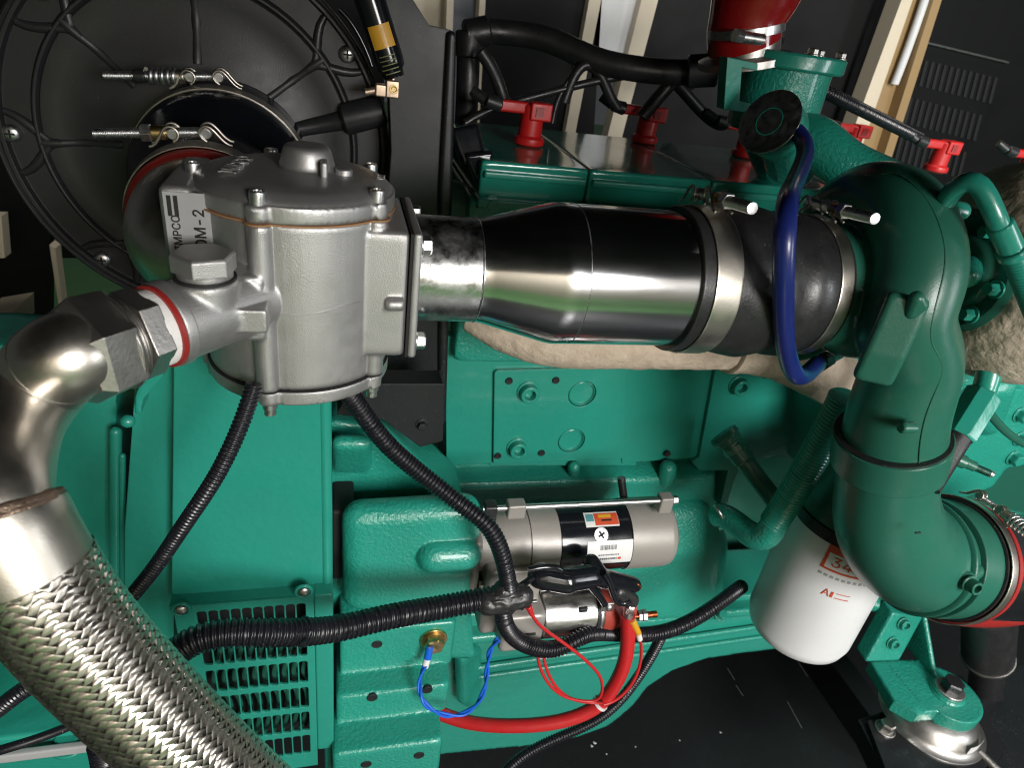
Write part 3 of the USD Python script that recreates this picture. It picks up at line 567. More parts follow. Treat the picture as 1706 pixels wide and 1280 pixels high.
# cast body of the housing
yh = .74
nose = cast([rhull([P(600, 862, .755), P(772, 850, .755), P(600, 985, .745), P(772, 985, .745), P(600, 862, .86), P(775, 850, .86), P(600, 990, .86), P(775, 990, .86)], .026, 18),
             rhull([P(722, 925, .725), P(775, 922, .725), P(722, 925, .77), P(775, 922, .77)], .026, 18)], .007, 10)
part(fh, 'starter_nose', nose, 'green_cast', 60)
part(fh, 'housing_wall', cast([mprism([(548, 700), (640, 712), (700, 770), (775, 840), (790, 1100), (548, 1100)], .84, .95), rhull([P(566, 738, .80), P(606, 738, .80), P(566, 775, .84), P(606, 775, .84)], .012),
    rhull([P(560, 1035, .80), P(790, 1005, .80), P(560, 1035, .86), P(790, 1005, .86)], .012)], .012, 6), 'green_cast', 60)
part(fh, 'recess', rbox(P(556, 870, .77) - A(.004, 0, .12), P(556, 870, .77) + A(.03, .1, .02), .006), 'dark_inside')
# mounting steps
st = []
YS = .755
xL, xR = P(566, 1100, YS)[0], P(752, 1080, YS)[0]
z1t, z1b = P(660, 1046, YS)[2], P(660, 1112, YS)[2]
y2 = H(660, 1152, z1b)[1]; z2b = P(660, 1192, y2)[2]; y3 = H(660, 1245, z2b)[1]; z3b = P(660, 1300, y3)[2]
part(fh, 'mounting_step', cast([rbox((xL, YS, z1b - .01), (xR + .004, .85, z1t), .006), rbox((xL - .006, y2, z2b - .01), (xR - .006, .85, z1b), .008), rbox((xL - .012, y3, z3b), (xR - .02, .85, z2b), .008)], .006, 8), 'green_cast', 60)
def hole(par, c, axis, r): 
    part(par, 'tapped_hole', lathe(c, axis, [(-.003, r * 1.12), (.0010, r * 1.12), (.0016, r), (.0008, r * .8), (.0008, 0)], 24), 'dark_inside')
for u_, v_, y_ in ((628, 1074, YS), (620, 1163, y2), (712, 1150, y2), (610, 1274, y3), (698, 1259, y3)): hole(fh, P(u_, v_, y_) , ny, .008)
# earth bolt, blue wire
eb = P(722, 1064, YS)
ebt = thing('earth_bolt', 'yellow zinc hex bolt with washers holding the blue earth wire', 'bolt', eb)
part(ebt, 'washer', lathe(eb, ny, [(0, .0235), (.004, .0235), (.0045, .023), (.0045, 0)], 32), 'brass'); part(ebt, 'washer', lathe(eb + ny * .0046, ny, [(0, .019), (.004, .019), (.004, 0)], 32), 'brass')
part(ebt, 'hex_head', lathe(eb + ny * .0086, ny, [(0, .0175), (.010, .0175), (.0125, .015), (.0125, .008), (.0115, 0)], 6, .2), 'brass', 25)
bw = thing('earth_wire', 'twisted blue earth wire looping down from the yellow zinc bolt', 'wire', P(760, 1180, .66))
part(bw, 'lug_sleeve', cyl(P(716, 1078, .735), P(712, 1098, .73), .0065, n=16, c=.001), 'blue_wire'); part(bw, 'ferrule', cyl(P(712, 1097, .73), P(708, 1112, .727), .006, n=16, c=.001), 'white_tape')
wq, _, _ = path([P(708, 1110, .725), P(699, 1150, .69), P(715, 1180, .67), P(765, 1192, .67), P(800, 1165, .67), P(812, 1110, .67), P(830, 1066, .66)], .003); wT, wN, wB = frames(wq)
for s_ in (0, math.pi):
    a_w = np.arange(len(wq)) * .22 + s_
    part(bw, 'strand', tube((wq + .0024 * (np.cos(a_w)[:, None] * wN + np.sin(a_w)[:, None] * wB))[::2], .0023, 8, .003), 'blue_wire', 60)

# ================================================================ ENGINE BLOCK
SH = .08
bk = thing('engine_block', 'teal painted cast engine block with bolted side panels behind the polished pipe', 'engine block', P(950, 750, .9))
yb = .872
part(bk, 'block_core', cast([mprism([(738, 520), (1420, 520), (1420, 760), (738, 790)], .90, 1.3)], .03, 2), 'green_cast')
part(bk, 'side_panel', plate([(742, 560), (820, 560), (820, 772), (744, 776)], yb + .008, .05), 'green_paint')
PLUG = [P(u_, v_, yb) for u_, v_ in ((970, 657), (952, 735))]
part(bk, 'side_panel', plate([(824, 618), (1046, 612), (1041, 764), (822, 774)], yb, .0078, .006, [Point(q[0], q[2]).buffer(.0262, quad_segs=12) for q in PLUG]), 'green_paint')
part(bk, 'side_panel', plate([(816, 600), (1060, 600), (1060, 776), (816, 776)], yb + .0082, .04), 'green_paint', label='seat behind the raised panel')
part(bk, 'side_panel', plate([(1043, 560), (1199, 560), (1199, 622), (1161, 762), (1036, 772)], yb + .006, .05), 'green_paint')
part(bk, 'side_panel', plate([(1202, 560), (1420, 560), (1420, 700), (1236, 772), (1223, 800), (1209, 846), (1199, 846), (1213, 784), (1165, 784), (1152, 770), (1165, 762)], yb - .002, .05, .003), 'green_paint')
part(bk, 'lower_ledge', cast([rhull([P(742, 790, .90), P(1180, 775, .90), P(742, 808, .875), P(1180, 795, .875), P(742, 850, .9), P(1180, 840, .9)], .014)], .01, 4), 'green_cast', 60)
for u_, v_ in ((880, 652), (862, 745), (1230, 641)): part(bk, 'socket_bolt', bolt(P(u_, v_, yb - (.002 if u_ > 1200 else 0)), ny, .0165, .014, 1.25, sock=True), 'green_paint', 40)
for q in PLUG: part(bk, 'core_plug', lathe(q, ny, [(-.008, .0245), (-.0015, .0245), (-.0008, .0232), (-.005, .0215), (-.0062, .012), (-.0062, 0)], 48), 'green_paint', 40)
for u_, v_ in ((848, 635), (926, 634), (829, 760), (902, 755), (1112, 757), (1200, 742), (1275, 626)): hole(bk, P(u_, v_, yb - .001), ny, .006)
part(bk, 'boss', rhull([P(1113, 780, .86), P(1110, 800, .865), P(1113, 780, .89)], .017), 'green_cast', 60)
part(bk, 'boss', rhull([P(956, 778, .87), P(956, 790, .88)], .012), 'green_cast', 60)
part(bk, 'crankcase', cast([rhull([P(900, 858, .90), P(1138, 850, .90), P(900, 990, .87), P(1152, 985, .87), P(1162, 905, .885)], [.055, .055, .07, .07, .065], 24), rhull([P(960, 1010, .86), P(1165, 1000, .86)], .03),
    mprism([(740, 800), (1150, 800), (1185, 1010), (740, 1060)], .88, 1.1, .02)], .010, 10), 'green_cast', 60)
# oil pan
pn = thing('oil_pan', 'teal oil pan with two long flange ridges and curved lower edge at bottom centre', 'oil pan', P(1000, 1120, .84))
part(pn, 'pan_side', cast([mprism([(700, 1030), (1360, 985), (1360, 1074), (1330, 1077), (1250, 1088), (1180, 1098), (1120, 1118), (1080, 1145), (1052, 1180), (1015, 1210), (960, 1230), (860, 1246), (700, 1262)], .83, .98)], .008, 6), 'green_paint', 60)
part(pn, 'flange_ridge', rhull([P(760, 1118, .822), P(960, 1092, .822), P(1350, 1032, .822)], .006), 'green_cast', 60)
part(pn, 'flange_ridge', rhull([P(760, 1134, .826), P(960, 1108, .826), P(1350, 1050, .826)], .005), 'green_cast', 60)
part(pn, 'upper_shelf', rbox(P(760, 1075, .80), A(P(1350, 1000, .83)[0], .88 + SH, P(1100, 1030, .81)[2]), .008), 'green_cast', 60)
part(pn, 'corner_fillet', cast([rhull([P(770, 1085, .80), P(772, 1160, .81), P(790, 1085, .83), P(790, 1170, .84)], .016)], .008, 4), 'green_cast', 60)
part(pn, 'shelf_bolt', bolt(P(1200, 1025, .80), nrm((0, -.5, .8)), .012, .012), 'green_paint', 25)

SH = 0.0
# ================================================================ CYLINDER HEAD, ROCKER COVERS, COILS
zc_ = 1.124
hd = single('cylinder_head', cast([rbox((P(780, 340, .93)[0], .93, .80), (1.9, 1.30, zc_ - .055), .008)], .04, 1), 'green_cast', 'dark teal cylinder head below the rocker covers, mostly hidden by the polished pipe', 'cylinder head')
cvx = [(802, 984), (985.5, 1195), (1196.5, 1425), (1426.5, 1640)]
cl_ = ['leftmost teal rocker cover, under the first red ignition coil', 'second rocker cover from the left, under the red coil above the pipe', 'third rocker cover, partly behind the green actuator', 'rocker cover at right behind the dark green compressor housing']
for (u0, u1), lb_ in zip(cvx, cl_):
    xa_, xb_ = P(u0, 287, .9)[0], P(u1, 287, .9)[0]
    cv = thing('rocker_cover', lb_, 'rocker cover', ((xa_ + xb_) / 2, 1.06, zc_ - .05), 'rocker covers in a row on the cylinder head')
    part(cv, 'lid', cast([rbox((xa_, .905, zc_ - .05), (xb_, 1.24, zc_), .0045)], .012, 1), 'green_gloss', 60)
    part(cv, 'lip', rbox((xa_ + .004, .897, zc_ - .022), (xb_ - .004, 1.245, zc_ - .012), .003), 'green_paint')
    part(cv, 'flange', rbox((xa_ - .003, .890, zc_ - .060), (xb_ + .003, 1.25, zc_ - .048), .003), 'green_paint')
    for q in (.12, .88): part(cv, 'cover_bolt', bolt(A(xa_ + (xb_ - xa_) * q, .90, zc_ - .0565), (0, -1, 0), .009, .010), 'green_paint', 25)
ec_ = thing('end_bracket', 'glossy black clip with tan reflections at the left end of the rocker covers', 'bracket', P(775, 260, .95))
part(ec_, 'clip', rhull([P(760, 222, .96), P(790, 216, .96), P(800, 262, .95), P(775, 268, .95)], .008), 'black_gloss')
part(ec_, 'plate', rhull([P(782, 262, .93), P(815, 258, .93), P(798, 300, .93)], .006), 'black_gloss')
part(ec_, 'wire_loop', tube([P(752, 300, .93), P(790, 320, .93), P(795, 345, .93)], .002, 8), 'black_gloss')
def coil(label, base, first):
    global COIL
    if first is None:
        k = thing('ignition_coil', label, 'ignition coil', base, 'red ignition coils along the rocker covers'); COIL = k
        CS = 1.0; z = lambda h: A(0, 0, h - .037)
        def cp(nm, m, mt): m = m if isinstance(m, trimesh.Trimesh) else tm(m); m = m.copy(); m.vertices = A(*base) + np.asarray(m.vertices) * CS; part(k, nm, m, mt)
        cp('flange', lathe(z(.036), (0, 0, 1), [(0, .017), (.004, .0235), (.009, .0245), (.013, .0235), (.018, .0165), (.018, 0)], 32), 'red_plastic')
        cp('head', join(cyl(z(.05), z(.098), .0185, .0175, 32, .003), rbox(z(.076) + A(-.008, -.020, 0), z(.076) + A(.026, .010, .026), .003), rbox(z(.083) + A(-.055, -.009, 0), z(.083) + A(0, .009, .017), .004)), 'red_plastic')
        cp('head_recess', trimesh.creation.box((.012, .002, .014)).apply_translation(z(.089) + A(.006, -.0206, 0)), 'red_silicone')
        cp('plug_boot', join(cyl(z(.0915) + A(-.05, 0, 0), z(.0915) + A(-.075, 0, .004), .0115, .010, 20, .002), cyl(z(.0915) + A(-.075, 0, .004), z(.096) + A(-.095, .01, .01), .0085, .008, 16)), 'black_rubber')
        return k
    x = UsdGeom.Xform.Define(stage, numbered('/World', 'ignition_coil')); x.GetPrim().GetReferences().AddInternalReference(first.GetPath())
    x.GetPrim().SetInstanceable(True)
    UsdGeom.XformCommonAPI(x).SetTranslate(Gf.Vec3d(*map(float, base)))
    o = x.GetPrim(); o.SetCustomDataByKey('label', label); o.SetCustomDataByKey('category', 'ignition coil'); o.SetCustomDataByKey('group', 'red ignition coils along the rocker covers')
    return o
CB = [(880, 242, 'red ignition coil farthest left, nearest the black hose tee'), (1072, 238, 'red ignition coil above the widest part of the polished pipe'), (1238, 262, 'red ignition coil half hidden by the round green actuator'), (1412, 258, 'red ignition coil between green actuator and leaning cream post'), (1556, 286, 'red ignition coil behind the top of the compressor housing'), (1700, 300, 'dim red ignition coil at the right edge of the photo')]
f0 = None
for u_, v_, l_ in CB:
    o_ = coil(l_, tuple(H(u_, v_, zc_)), f0); f0 = f0 or o_

# ================================================================ WIRING HARNESS over the covers
hn = thing('wiring_harness', 'black ribbed hose tee and thin black branches running over the rocker covers', 'wiring harness', P(900, 60, 1.2))
yh_ = 1.22
part(hn, 'main_hose', tube([P(800, 50, yh_), P(860, 55, yh_), P(920, 68, yh_ - .02), P(980, 95, yh_ - .05), P(1050, 113, yh_ - .08), P(1120, 120, yh_ - .1), P(1160, 119, yh_ - .12)], .020, 24), 'black_rubber', 60)
part(hn, 'end_cuff', cyl(P(1145, 119, yh_ - .12), P(1196, 116, yh_ - .14), .0255, n=32, c=.003), 'black_plastic')
part(hn, 'tee', join(cyl(P(774, 58, yh_), P(815, 50, yh_), .023, n=28, c=.003), cyl(P(782, 50, yh_), P(780, 95, yh_), .023, n=28, c=.003)), 'black_rubber')
part(hn, 'down_hose', tube([P(781, 80, yh_), P(779, 140, yh_), P(776, 215, yh_ - .02)], .0195, 24), 'black_rubber', 60)
for pts, r in (([(800, 85), (822, 120), (842, 178)], .0105), ([(775, 205), (830, 178), (900, 158), (980, 138), (1060, 124)], .0065), ([(940, 170), (955, 130), (975, 108), (995, 118), (1012, 150), (1030, 180)], .009), ([(920, 205), (932, 160), (955, 125)], .005), ([(1115, 128), (1150, 165), (1185, 200), (1205, 208)], .010), ([(1130, 125), (1090, 170), (1070, 195)], .012), ([(845, 172), (905, 160)], .005)):
    part(hn, 'branch', tube([P(u_, v_, yh_ - .06) for u_, v_ in pts], r, 14), 'black_rubber', 60)
cd = lambda nm, lb_, pts, r, pitch, cat='conduit', m_='conduit_black': single(nm, conduit(PX(pts), r, pitch, 18), m_, lb_, cat, sm=60)
cd('conduit', 'black corrugated conduit passing behind the green actuator toward the dark vent panel', [(1350, 140, 1.15), (1400, 165, 1.15), (1450, 190, 1.17), (1500, 215, 1.2), (1530, 230, 1.22)], .012, .006)

# ================================================================ THERMOSTAT HOUSING with actuator, red coolant hose
yt = .98
tc = P(1300, 150, yt); sT = S(1300, 150, yt)
th_ = thing('thermostat_housing', 'bright teal thermostat housing with round flange below the red hose at upper right', 'thermostat housing', tc)
part(th_, 'barrel', cast([man(cyl(tc + A(0, 0, .045), tc - A(0, 0, .06), .066, n=48)), rhull([tc - A(0, 0, .05), tc + A(.03, -.03, -.10)], .048)], .008, 6), 'green_cast', 60)
part(th_, 'top_flange', join(cyl(tc + A(0, 0, .030), tc + A(0, 0, .052), .080, n=56, c=.003)), 'green_paint')
for q in (20, 140, 200, 260, 320):
    part(th_, 'flange_bolt', bolt(tc + A(.068 * math.cos(math.radians(q)), .068 * math.sin(math.radians(q)), .052), up, .0075, .008), 'nut_stainless', 25)
br_ = [(1212, 95), (1262, 105), (1262, 118), (1236, 112), (1232, 168), (1268, 176), (1268, 190), (1206, 182)]
part(th_, 'bracket', plate(br_, yt - .06, .022), 'green_paint')
part(th_, 'neck', tube([tc + A(.02, -.03, -.09), P(1355, 235, .90), P(1400, 268, .86), P(1450, 295, .83), P(1520, 330, .80)], [.045, .036, .034, .034, .034], 32), 'green_cast', 60)
rc = thing('red_coolant_hose', 'shiny dark red silicone coolant hose rising out of frame at upper right', 'hose', P(1250, 30, yt))
rb0 = P(1240, 92, yt + .01)
part(rc, 'hose_wall', tube([P(1240, 76, yt + .01), P(1242, 40, yt + .01), P(1255, 0, yt + .01), P(1272, -50, yt + .01)], [.052, .053, .060, .066], 48), 'red_hose', 60)
rt = nrm(P(1242, 40, yt + .01) - P(1240, 80, yt + .01))
part(rc, 'steel_neck', lathe(rb0 - rt * .012, rt, [(0, .066), (.010, .066), (.012, .060), (.014, .050), (.04, .050)], 56), 'nut_stainless')
part(rc, 'worm_clamp', join(lathe(rb0 + rt * .028, rt, [(0, .0535), (.0005, .0545), (.012, .0545), (.0125, .0535)], 56), cyl(P(1228, 60, yt - .048), P(1272, 66, yt - .05), .0075, n=20, c=.001), cyl(P(1224, 58, yt - .048), P(1236, 60, yt - .048), .0095, n=6)), 'zinc')
at = thing('actuator', 'round green actuator with dark shiny disc facing left above the black coupling', 'actuator', P(1290, 205, .84))
ad = nrm(nrm(ray(1285, 200)) * -.66 + right * -.62 + A(0, 0, .45))
acn = P(1282, 203, .835)
part(at, 'canister', cast([man(lathe(acn - ad * .05, ad, [(0, .030), (.01, .038), (.042, .041), (.047, .0385)], 56)), rhull([acn - ad * .03, acn - ad * .05 + A(.03, .02, -.04)], .028)], .006, 5), 'green_cast', 60)
part(at, 'disc_rim', lathe(acn - ad * .004, ad, [(.003, .0418), (.0045, .0432), (.006, .0418)], 56), 'zinc', 60)
part(at, 'disc', lathe(acn - ad * .004, ad, [(0, .0415), (.004, .042), (.006, .040), (.0055, .020), (.0065, .018), (.0055, .016), (.005, 0)], 56), 'green_gloss', 50)
part(at, 'hose_barb', cyl(P(1303, 213, .825), P(1318, 217, .815), .0065, n=20, c=.001), 'brass')
bh_ = thing('blue_hose', 'shiny dark blue hose hanging down in front of the black coupling', 'hose', P(1305, 500, .54))
part(bh_, 'end_fitting', join(cyl(P(1352, 615, .608), P(1400, 588, .67), .0075, n=20), cyl(P(1366, 606, .628), P(1378, 599, .642), .0115, n=6)), 'black_steel')
part(bh_, 'hose_wall', tube(PX([(1312, 214, .818), (1330, 222, .80), (1341, 245, .77), (1336, 275, .72), (1320, 312, .64), (1310, 355, .555), (1306, 420, .535), (1305, 500, .54), (1307, 560, .552), (1314, 600, .565), (1327, 625, .578), (1345, 622, .60), (1362, 606, .625)]), [.0106] * 13, 24), 'blue_hose', 60)

# ================================================================ TURBINE LAGGING, oil lines, right rear engine parts
TY = .62
tl = thing('turbine_housing', 'turbine housing wrapped in tan rough insulation at the right edge behind the compressor', 'turbine', P(1690, 455, .66))
tx_ = P(1598, 452, TY)
lag = lathe(A(tx_[0], TY, tx_[2]), ax, [(.0, .062), (.004, .082), (.016, .102), (.036, .120), (.062, .132), (.10, .138), (.16, .138), (.30, .125)], 96)
lag = lag.subdivide().subdivide(); lag.merge_vertices(); lag.vertices += (meshkit.fbm(lag.vertices * 60, 3) - .5)[:, None] * .006 * nrm(A(-.4, -.6, .3))
part(tl, 'lagging', lag, 'lagging', 60)
part(tl, 'bearing_plate', lathe(A(tx_[0], TY, tx_[2]), ax, [(-.012, 0), (-.012, .040), (-.008, .046), (-.002, .050), (-.004, .066), (.002, .074), (.02, .074)], 64), 'green_dark', 40)
for q in (40, 110, 180, 220, 300): part(tl, 'plate_bolt', bolt(A(tx_[0] - .004, TY + .058 * math.cos(math.radians(q)), tx_[2] + .058 * math.sin(math.radians(q))), (-1, 0, 0), .008, .012), 'green_paint', 25)
part(tl, 'plate_boss', rhull([P(1608, 458, .58), P(1612, 448, .60)], .016), 'green_paint', 60)
ol = thing('oil_feed_line', 'teal painted oil tube arching above the tan insulation at the right edge', 'oil line', P(1640, 330, .53))
part(ol, 'tube', tube(PX([(1574, 352, .58), (1588, 318, .56), (1618, 303, .545), (1638, 318, .535), (1655, 352, .525), (1672, 388, .52)]), .0098, 24), 'green_paint', 60)
part(ol, 'crimp', join(cyl(P(1664, 372, .522), P(1688, 420, .516), .0125, n=12, c=.002), cyl(P(1684, 414, .516), P(1690, 426, .515), .0145, n=24, c=.002)), 'green_paint')
part(ol, 'hose_end', conduit(PX([(1688, 420, .516), (1708, 470, .51), (1735, 540, .50)]), .0125, .004, 20, .1), 'green_paint', 60)
part(ol, 'end_fitting', rhull([P(1586, 350, .575), P(1600, 352, .575)], .010), 'green_paint')
od = thing('oil_drain_line', 'curved teal oil tube with fluted crimp fitting right of the compressor housing', 'oil line', P(1640, 620, .56))
part(od, 'tube', tube(PX([(1596, 548, .60), (1616, 560, .59), (1640, 582, .575), (1648, 612, .565), (1640, 648, .555), (1634, 662, .55)]), [.016, .0155, .015, .0145, .0135, .0135], 28), 'green_paint', 60)
part(od, 'collar', lathe(P(1604, 553, .596), P(1622, 566, .588) - P(1604, 553, .596), [(0, .018), (.004, .0205), (.010, .0205), (.013, .018)], 32), 'green_paint')
d0, d1 = P(1638, 655, .552), P(1596, 722, .53); dxn = nrm(d1 - d0)
part(od, 'crimp_fitting', lathe(d0, dxn, [(0, .018), (.003, .0215), (.062, .0215), (.066, .0195), (.066, 0)], 8, .2), 'green_paint', 25)
part(od, 'black_hose', tube([d0 + dxn * .06, d0 + dxn * .1, d0 + dxn * .14], .0175, 24), 'black_rubber', 60)
single('thin_oil_tube', tube(PX([(1640, 678, .56), (1662, 705, .58), (1690, 730, .60), (1730, 748, .62)]), .0058, 16), 'green_dark', 'thin dark green tube crossing the teal casing at the right edge', 'tube', sm=60)
rs = thing('rear_casing', 'teal cast engine casing with bolts at the right edge below the tan insulation', 'engine casing', P(1650, 700, .85))
part(rs, 'casing', cast([mprism([(1400, 560), (1760, 560), (1760, 770), (1680, 782), (1655, 815), (1560, 850), (1400, 850)], .80, 1.1, .01), rhull([P(1600, 650, .78), P(1660, 640, .78), P(1640, 700, .80)], .03)], .012, 6), 'green_cast', 60)
for u_, v_ in ((1700, 690), (1688, 762), (1700, 730), (1606, 690)): part(rs, 'casing_bolt', bolt(P(u_, v_, .80), ny, .013, .014), 'green_paint', 25)
part(rs, 'sensor_block', rbox(P(1690, 665, .77) - A(.03, 0, .02), P(1690, 665, .77) + A(.01, .03, .02), .003), 'green_paint')

# exhaust manifold with tan lagging
em = thing('exhaust_manifold', 'exhaust manifold wrapped in cracked tan lagging under the polished pipe', 'exhaust manifold', P(1100, 570, .77))
def rough(m, amp, sc):
    m = m.copy(); m.vertices = m.vertices + (meshkit.fbm(m.vertices * sc, 4) - .5)[:, None] * amp * m.vertex_normals; return m
part(em, 'lagged_pipe', rough(tube(PX([(790, 520, .80), (850, 545, .78), (920, 558, .77), (1010, 560, .765), (1110, 562, .765), (1218, 566, .765)]), [.028, .036, .043, .046, .046, .044], 48, .004), .004, 70), 'lagging', 60)
part(em, 'joint_ring', lathe(P(1212, 566, .765), ax, [(0, .046), (.002, .050), (.014, .050), (.016, .046)], 48), 'lagging', 50)
part(em, 'lagged_pipe', rough(tube(PX([(1222, 568, .765), (1290, 580, .765), (1350, 606, .765), (1400, 640, .765), (1420, 660, .77)]), [.046, .047, .047, .042, .036], 48, .004), .005, 60), 'lagging', 60)

# green ribbed hose and sensor pipe by the filter
gv = thing('ribbed_drain_hose', 'teal painted ribbed hose slanting down to a capped elbow left of the white filter', 'hose', P(1320, 820, .68))
part(gv, 'ribbed_hose', conduit(PX([(1408, 660, .665), (1385, 708, .67), (1345, 780, .68), (1308, 842, .69), (1288, 872, .695)]), .0225, .0062, 22, .1), 'green_paint', 60)
part(gv, 'elbow_end', tube(PX([(1292, 866, .695), (1276, 892, .70), (1258, 894, .715), (1232, 876, .75), (1195, 858, .80)]), [.0215, .0225, .0225, .021, .022], 28), 'green_cast', 60)
part(gv, 'spring_clip', tube(PX([(1190, 842, .79), (1200, 856, .772), (1206, 872, .775), (1200, 882, .80)]), .003, 8), 'nut_stainless', 60)
sn = thing('sensor_fitting', 'dark teal threaded sensor fitting pointing down right from the block panel', 'sensor', P(1230, 760, .82))
q0, q1 = P(1204, 722, .865), P(1292, 836, .77); qx = nrm(q1 - q0); qL = np.linalg.norm(q1 - q0)
part(sn, 'fitting', join(lathe(q0, qx, [(0, .026), (.008, .028), (.012, .024), (.02, .024), (.022, .020), (qL * .4, .019), (qL * .42, .017), (qL, .0165), (qL, 0)], 36), lathe(q0 + qx * .028, qx, [(0, .022), (.012, .022), (.013, .02)], 6)), 'green_dark', 30)
part(sn, 'cable_tail', tube([q1 - qx * .01, q1 + qx * .03, q1 + qx * .06 + A(.01, .02, 0)], .011, 14), 'black_rubber', 60)

# ================================================================ OIL FILTER
yf = .70; fb_ = P(1322, 1052, yf); ft = A(fb_[0], yf, P(1372, 868, yf)[2]); RF = 84 * S(1340, 1000, yf)
of = thing('oil_filter', 'white spin on oil filter with red printed label below the ribbed green hose', 'oil filter', fb_)
HF = ft[2] - fb_[2]
part(of, 'can', lathe(fb_, up, [(0, 0), (.001, RF * .62), (.006, RF * .82), (.018, RF * .95), (.036, RF), (HF, RF), (HF + .003, RF * .985)], 72), 'white_paint', 40)
part(of, 'seal_band', lathe(ft, up, [(0, RF * .985), (.001, RF * 1.01), (.022, RF * 1.01), (.023, RF * .98)], 72), 'black_rubber')
part(of, 'filter_head', cast([man(lathe(ft + up * .0225, up, [(0, RF * .99), (.03, RF * .96), (.07, RF * .8), (.1, RF * .7)], 64))], .012, 2), 'green_dark', 60)
fref = nrm(A(-.02, -1, 0))
def on_f(m, mt, nm='print'): part(of, nm, wrap(m, A(fb_[0], yf, 0), up, fref, RF, .0005), mt)
fp = lambda u_, v_: P(u_, v_, yf - RF * .9)
def filt(u_, v_):                                       # pixel -> (angle arc, height) on the can
    r = ray(u_, v_)[:2]; o2 = CAM[:2] - A(fb_[0], yf); a2, b2, c2 = r @ r, r @ o2, o2 @ o2 - RF * RF
    t_ = (-b2 - math.sqrt(max(b2 * b2 - a2 * c2, 0))) / a2; p_ = CAM + ray(u_, v_) * t_
    tt_ = np.cross(up, fref); return p_[2], RF * math.atan2((p_ - fb_) @ tt_, (p_ - fb_) @ fref)
zL, aL = filt(1366, 943)
flp = lambda m: m.apply_transform(np.diag([1., 1, 1, 1]))
def sheet(z0, z1, a0, a1, t=.0003): return flat(z1 - z0, a1 - a0, t, 14, z0, a0)
on_f(sheet(zL + .004, zL + .12, aL, aL + .005), 'print_red'); on_f(sheet(zL, zL + .004, aL, aL + .10), 'print_red'); on_f(sheet(zL + .034, zL + .12, aL + .005, aL + .10), 'print_red')
def ftext(s, h, z, a, mt, bold=False):
    m = text(s, h, .0004, bold); v = m.vertices.copy(); m.vertices = np.stack([v[:, 1] + z, v[:, 0] + a, v[:, 2]], 1); m.invert(); on_f(m, mt)
ftext('34', .019, zL + .010, aL + .012, 'print_red'); ftext('A', .014, zL - .050, aL + .018, 'print_red')
on_f(sheet(zL - .050, zL - .038, aL + .032, aL + .036), 'print_red'); on_f(sheet(zL - .050, zL - .0485, aL + .040, aL + .062), 'print_red'); on_f(sheet(zL - .040, zL - .0388, aL + .040, aL + .062), 'print_red')
for i in range(9): on_f(sheet(zL - .013, zL - .008, aL + .002 + i * .009, aL + .007 + i * .009), 'grey_label')
# ================================================================ STARTER MOTOR with solenoid
ys = .78; s0_, s1_ = P(790, 908, ys), P(1110, 880, ys); zs = (s0_[2] + s1_[2]) / 2
XS = lambda u_: P(u_ - 8, 892, ys)[0]
RS = 56 * S(985, 905, ys)
so = A(0, ys, zs)
sm_ = thing('starter_motor', 'grey starter motor with black centre band and labels bolted to the teal housing nose', 'starter motor', (XS(985), ys, zs))
part(sm_, 'flange', cast([rbox(A(XS(782), ys - .06, zs - .10), A(XS(800), ys + .05, zs + .055), .008)], .006, 3), 'starter_grey', 50)
part(sm_, 'gear_case', join(lathe(so, ax, [(XS(796), RS * .78), (XS(822), RS * .82), (XS(840), RS * .97), (XS(878), RS), (XS(878), RS * .96), (XS(880), RS * .96), (XS(880), RS), (XS(926), RS), (XS(926), RS * .9)], 72), rbox(A(XS(836), ys - RS * .9, zs - RS * .55), A(XS(876), ys - RS * .5, zs + RS * .2), .004)), 'starter_grey', 35)
part(sm_, 'field_band', lathe(so, ax, [(XS(926), RS * .9), (XS(927), RS * 1.02), (XS(1036), RS * 1.02), (XS(1037), RS * .9)], 96), 'black_gloss', 40)
part(sm_, 'end_cap', lathe(so, ax, [(XS(1038), RS * .95), (XS(1038), RS * 1.04), (XS(1100), RS * 1.04), (XS(1108), RS * 1.0), (XS(1112), RS * .9), (XS(1112), 0)], 96), 'starter_grey', 40)
vr_ = nrm(A(-.0, -1, .62))
RBND = RS * 1.02
def on_s(m, u_, a_, mt, nm, par=None): return part(par or sm_, nm, wrap(m, A(XS(u_), ys, zs), ax, nrm(A(0, -math.cos(math.radians(a_)), math.sin(math.radians(a_)))), RBND), mt)
W_ = XS(1034) - XS(968)
wl = on_s(flat(W_ * 1.08, .042, .0003, 12, 0, -.021), 966, 13, 'white_label', 'barcode_label')
xx = .022
rng = random.Random(3)
while xx < .05:
    w_ = rng.choice((.0006, .0009, .0014)); on_s(flat(w_, .008, .0005, 4, xx, -.014), 966, 13, 'print_black', 'bar', wl); xx += w_ + rng.choice((.0007, .001, .0013))
xx = .02
for r_, y_ in ((0, .001), (1, .008)):
    xx = .020
    while xx < (.056 if r_ == 0 else .052):
        w_ = rng.choice((.0014, .002, .0026)); on_s(flat(w_, .0022 if r_ == 0 else .0036, .0005, 2, xx, y_ + .001), 966, 13, 'print_black', 'print_mark', wl); xx += w_ + .0011
on_s(flat(.0055, .0048, .0005, 3, .0548, .0085), 966, 13, 'print_red', 'print_mark', wl)
cl2 = on_s(flat(.058, .026, .0003, 10, 0, -.013), 966, 68, 'white_label', 'colour_label')
on_s(flat(.041, .021, .0005, 8, .0165, -.0125 + .002), 966, 68, 'print_red', 'print_panel', cl2); on_s(flat(.0135, .013, .0005, 6, .002, -.0095), 966, 68, 'print_teal', 'print_panel', cl2)
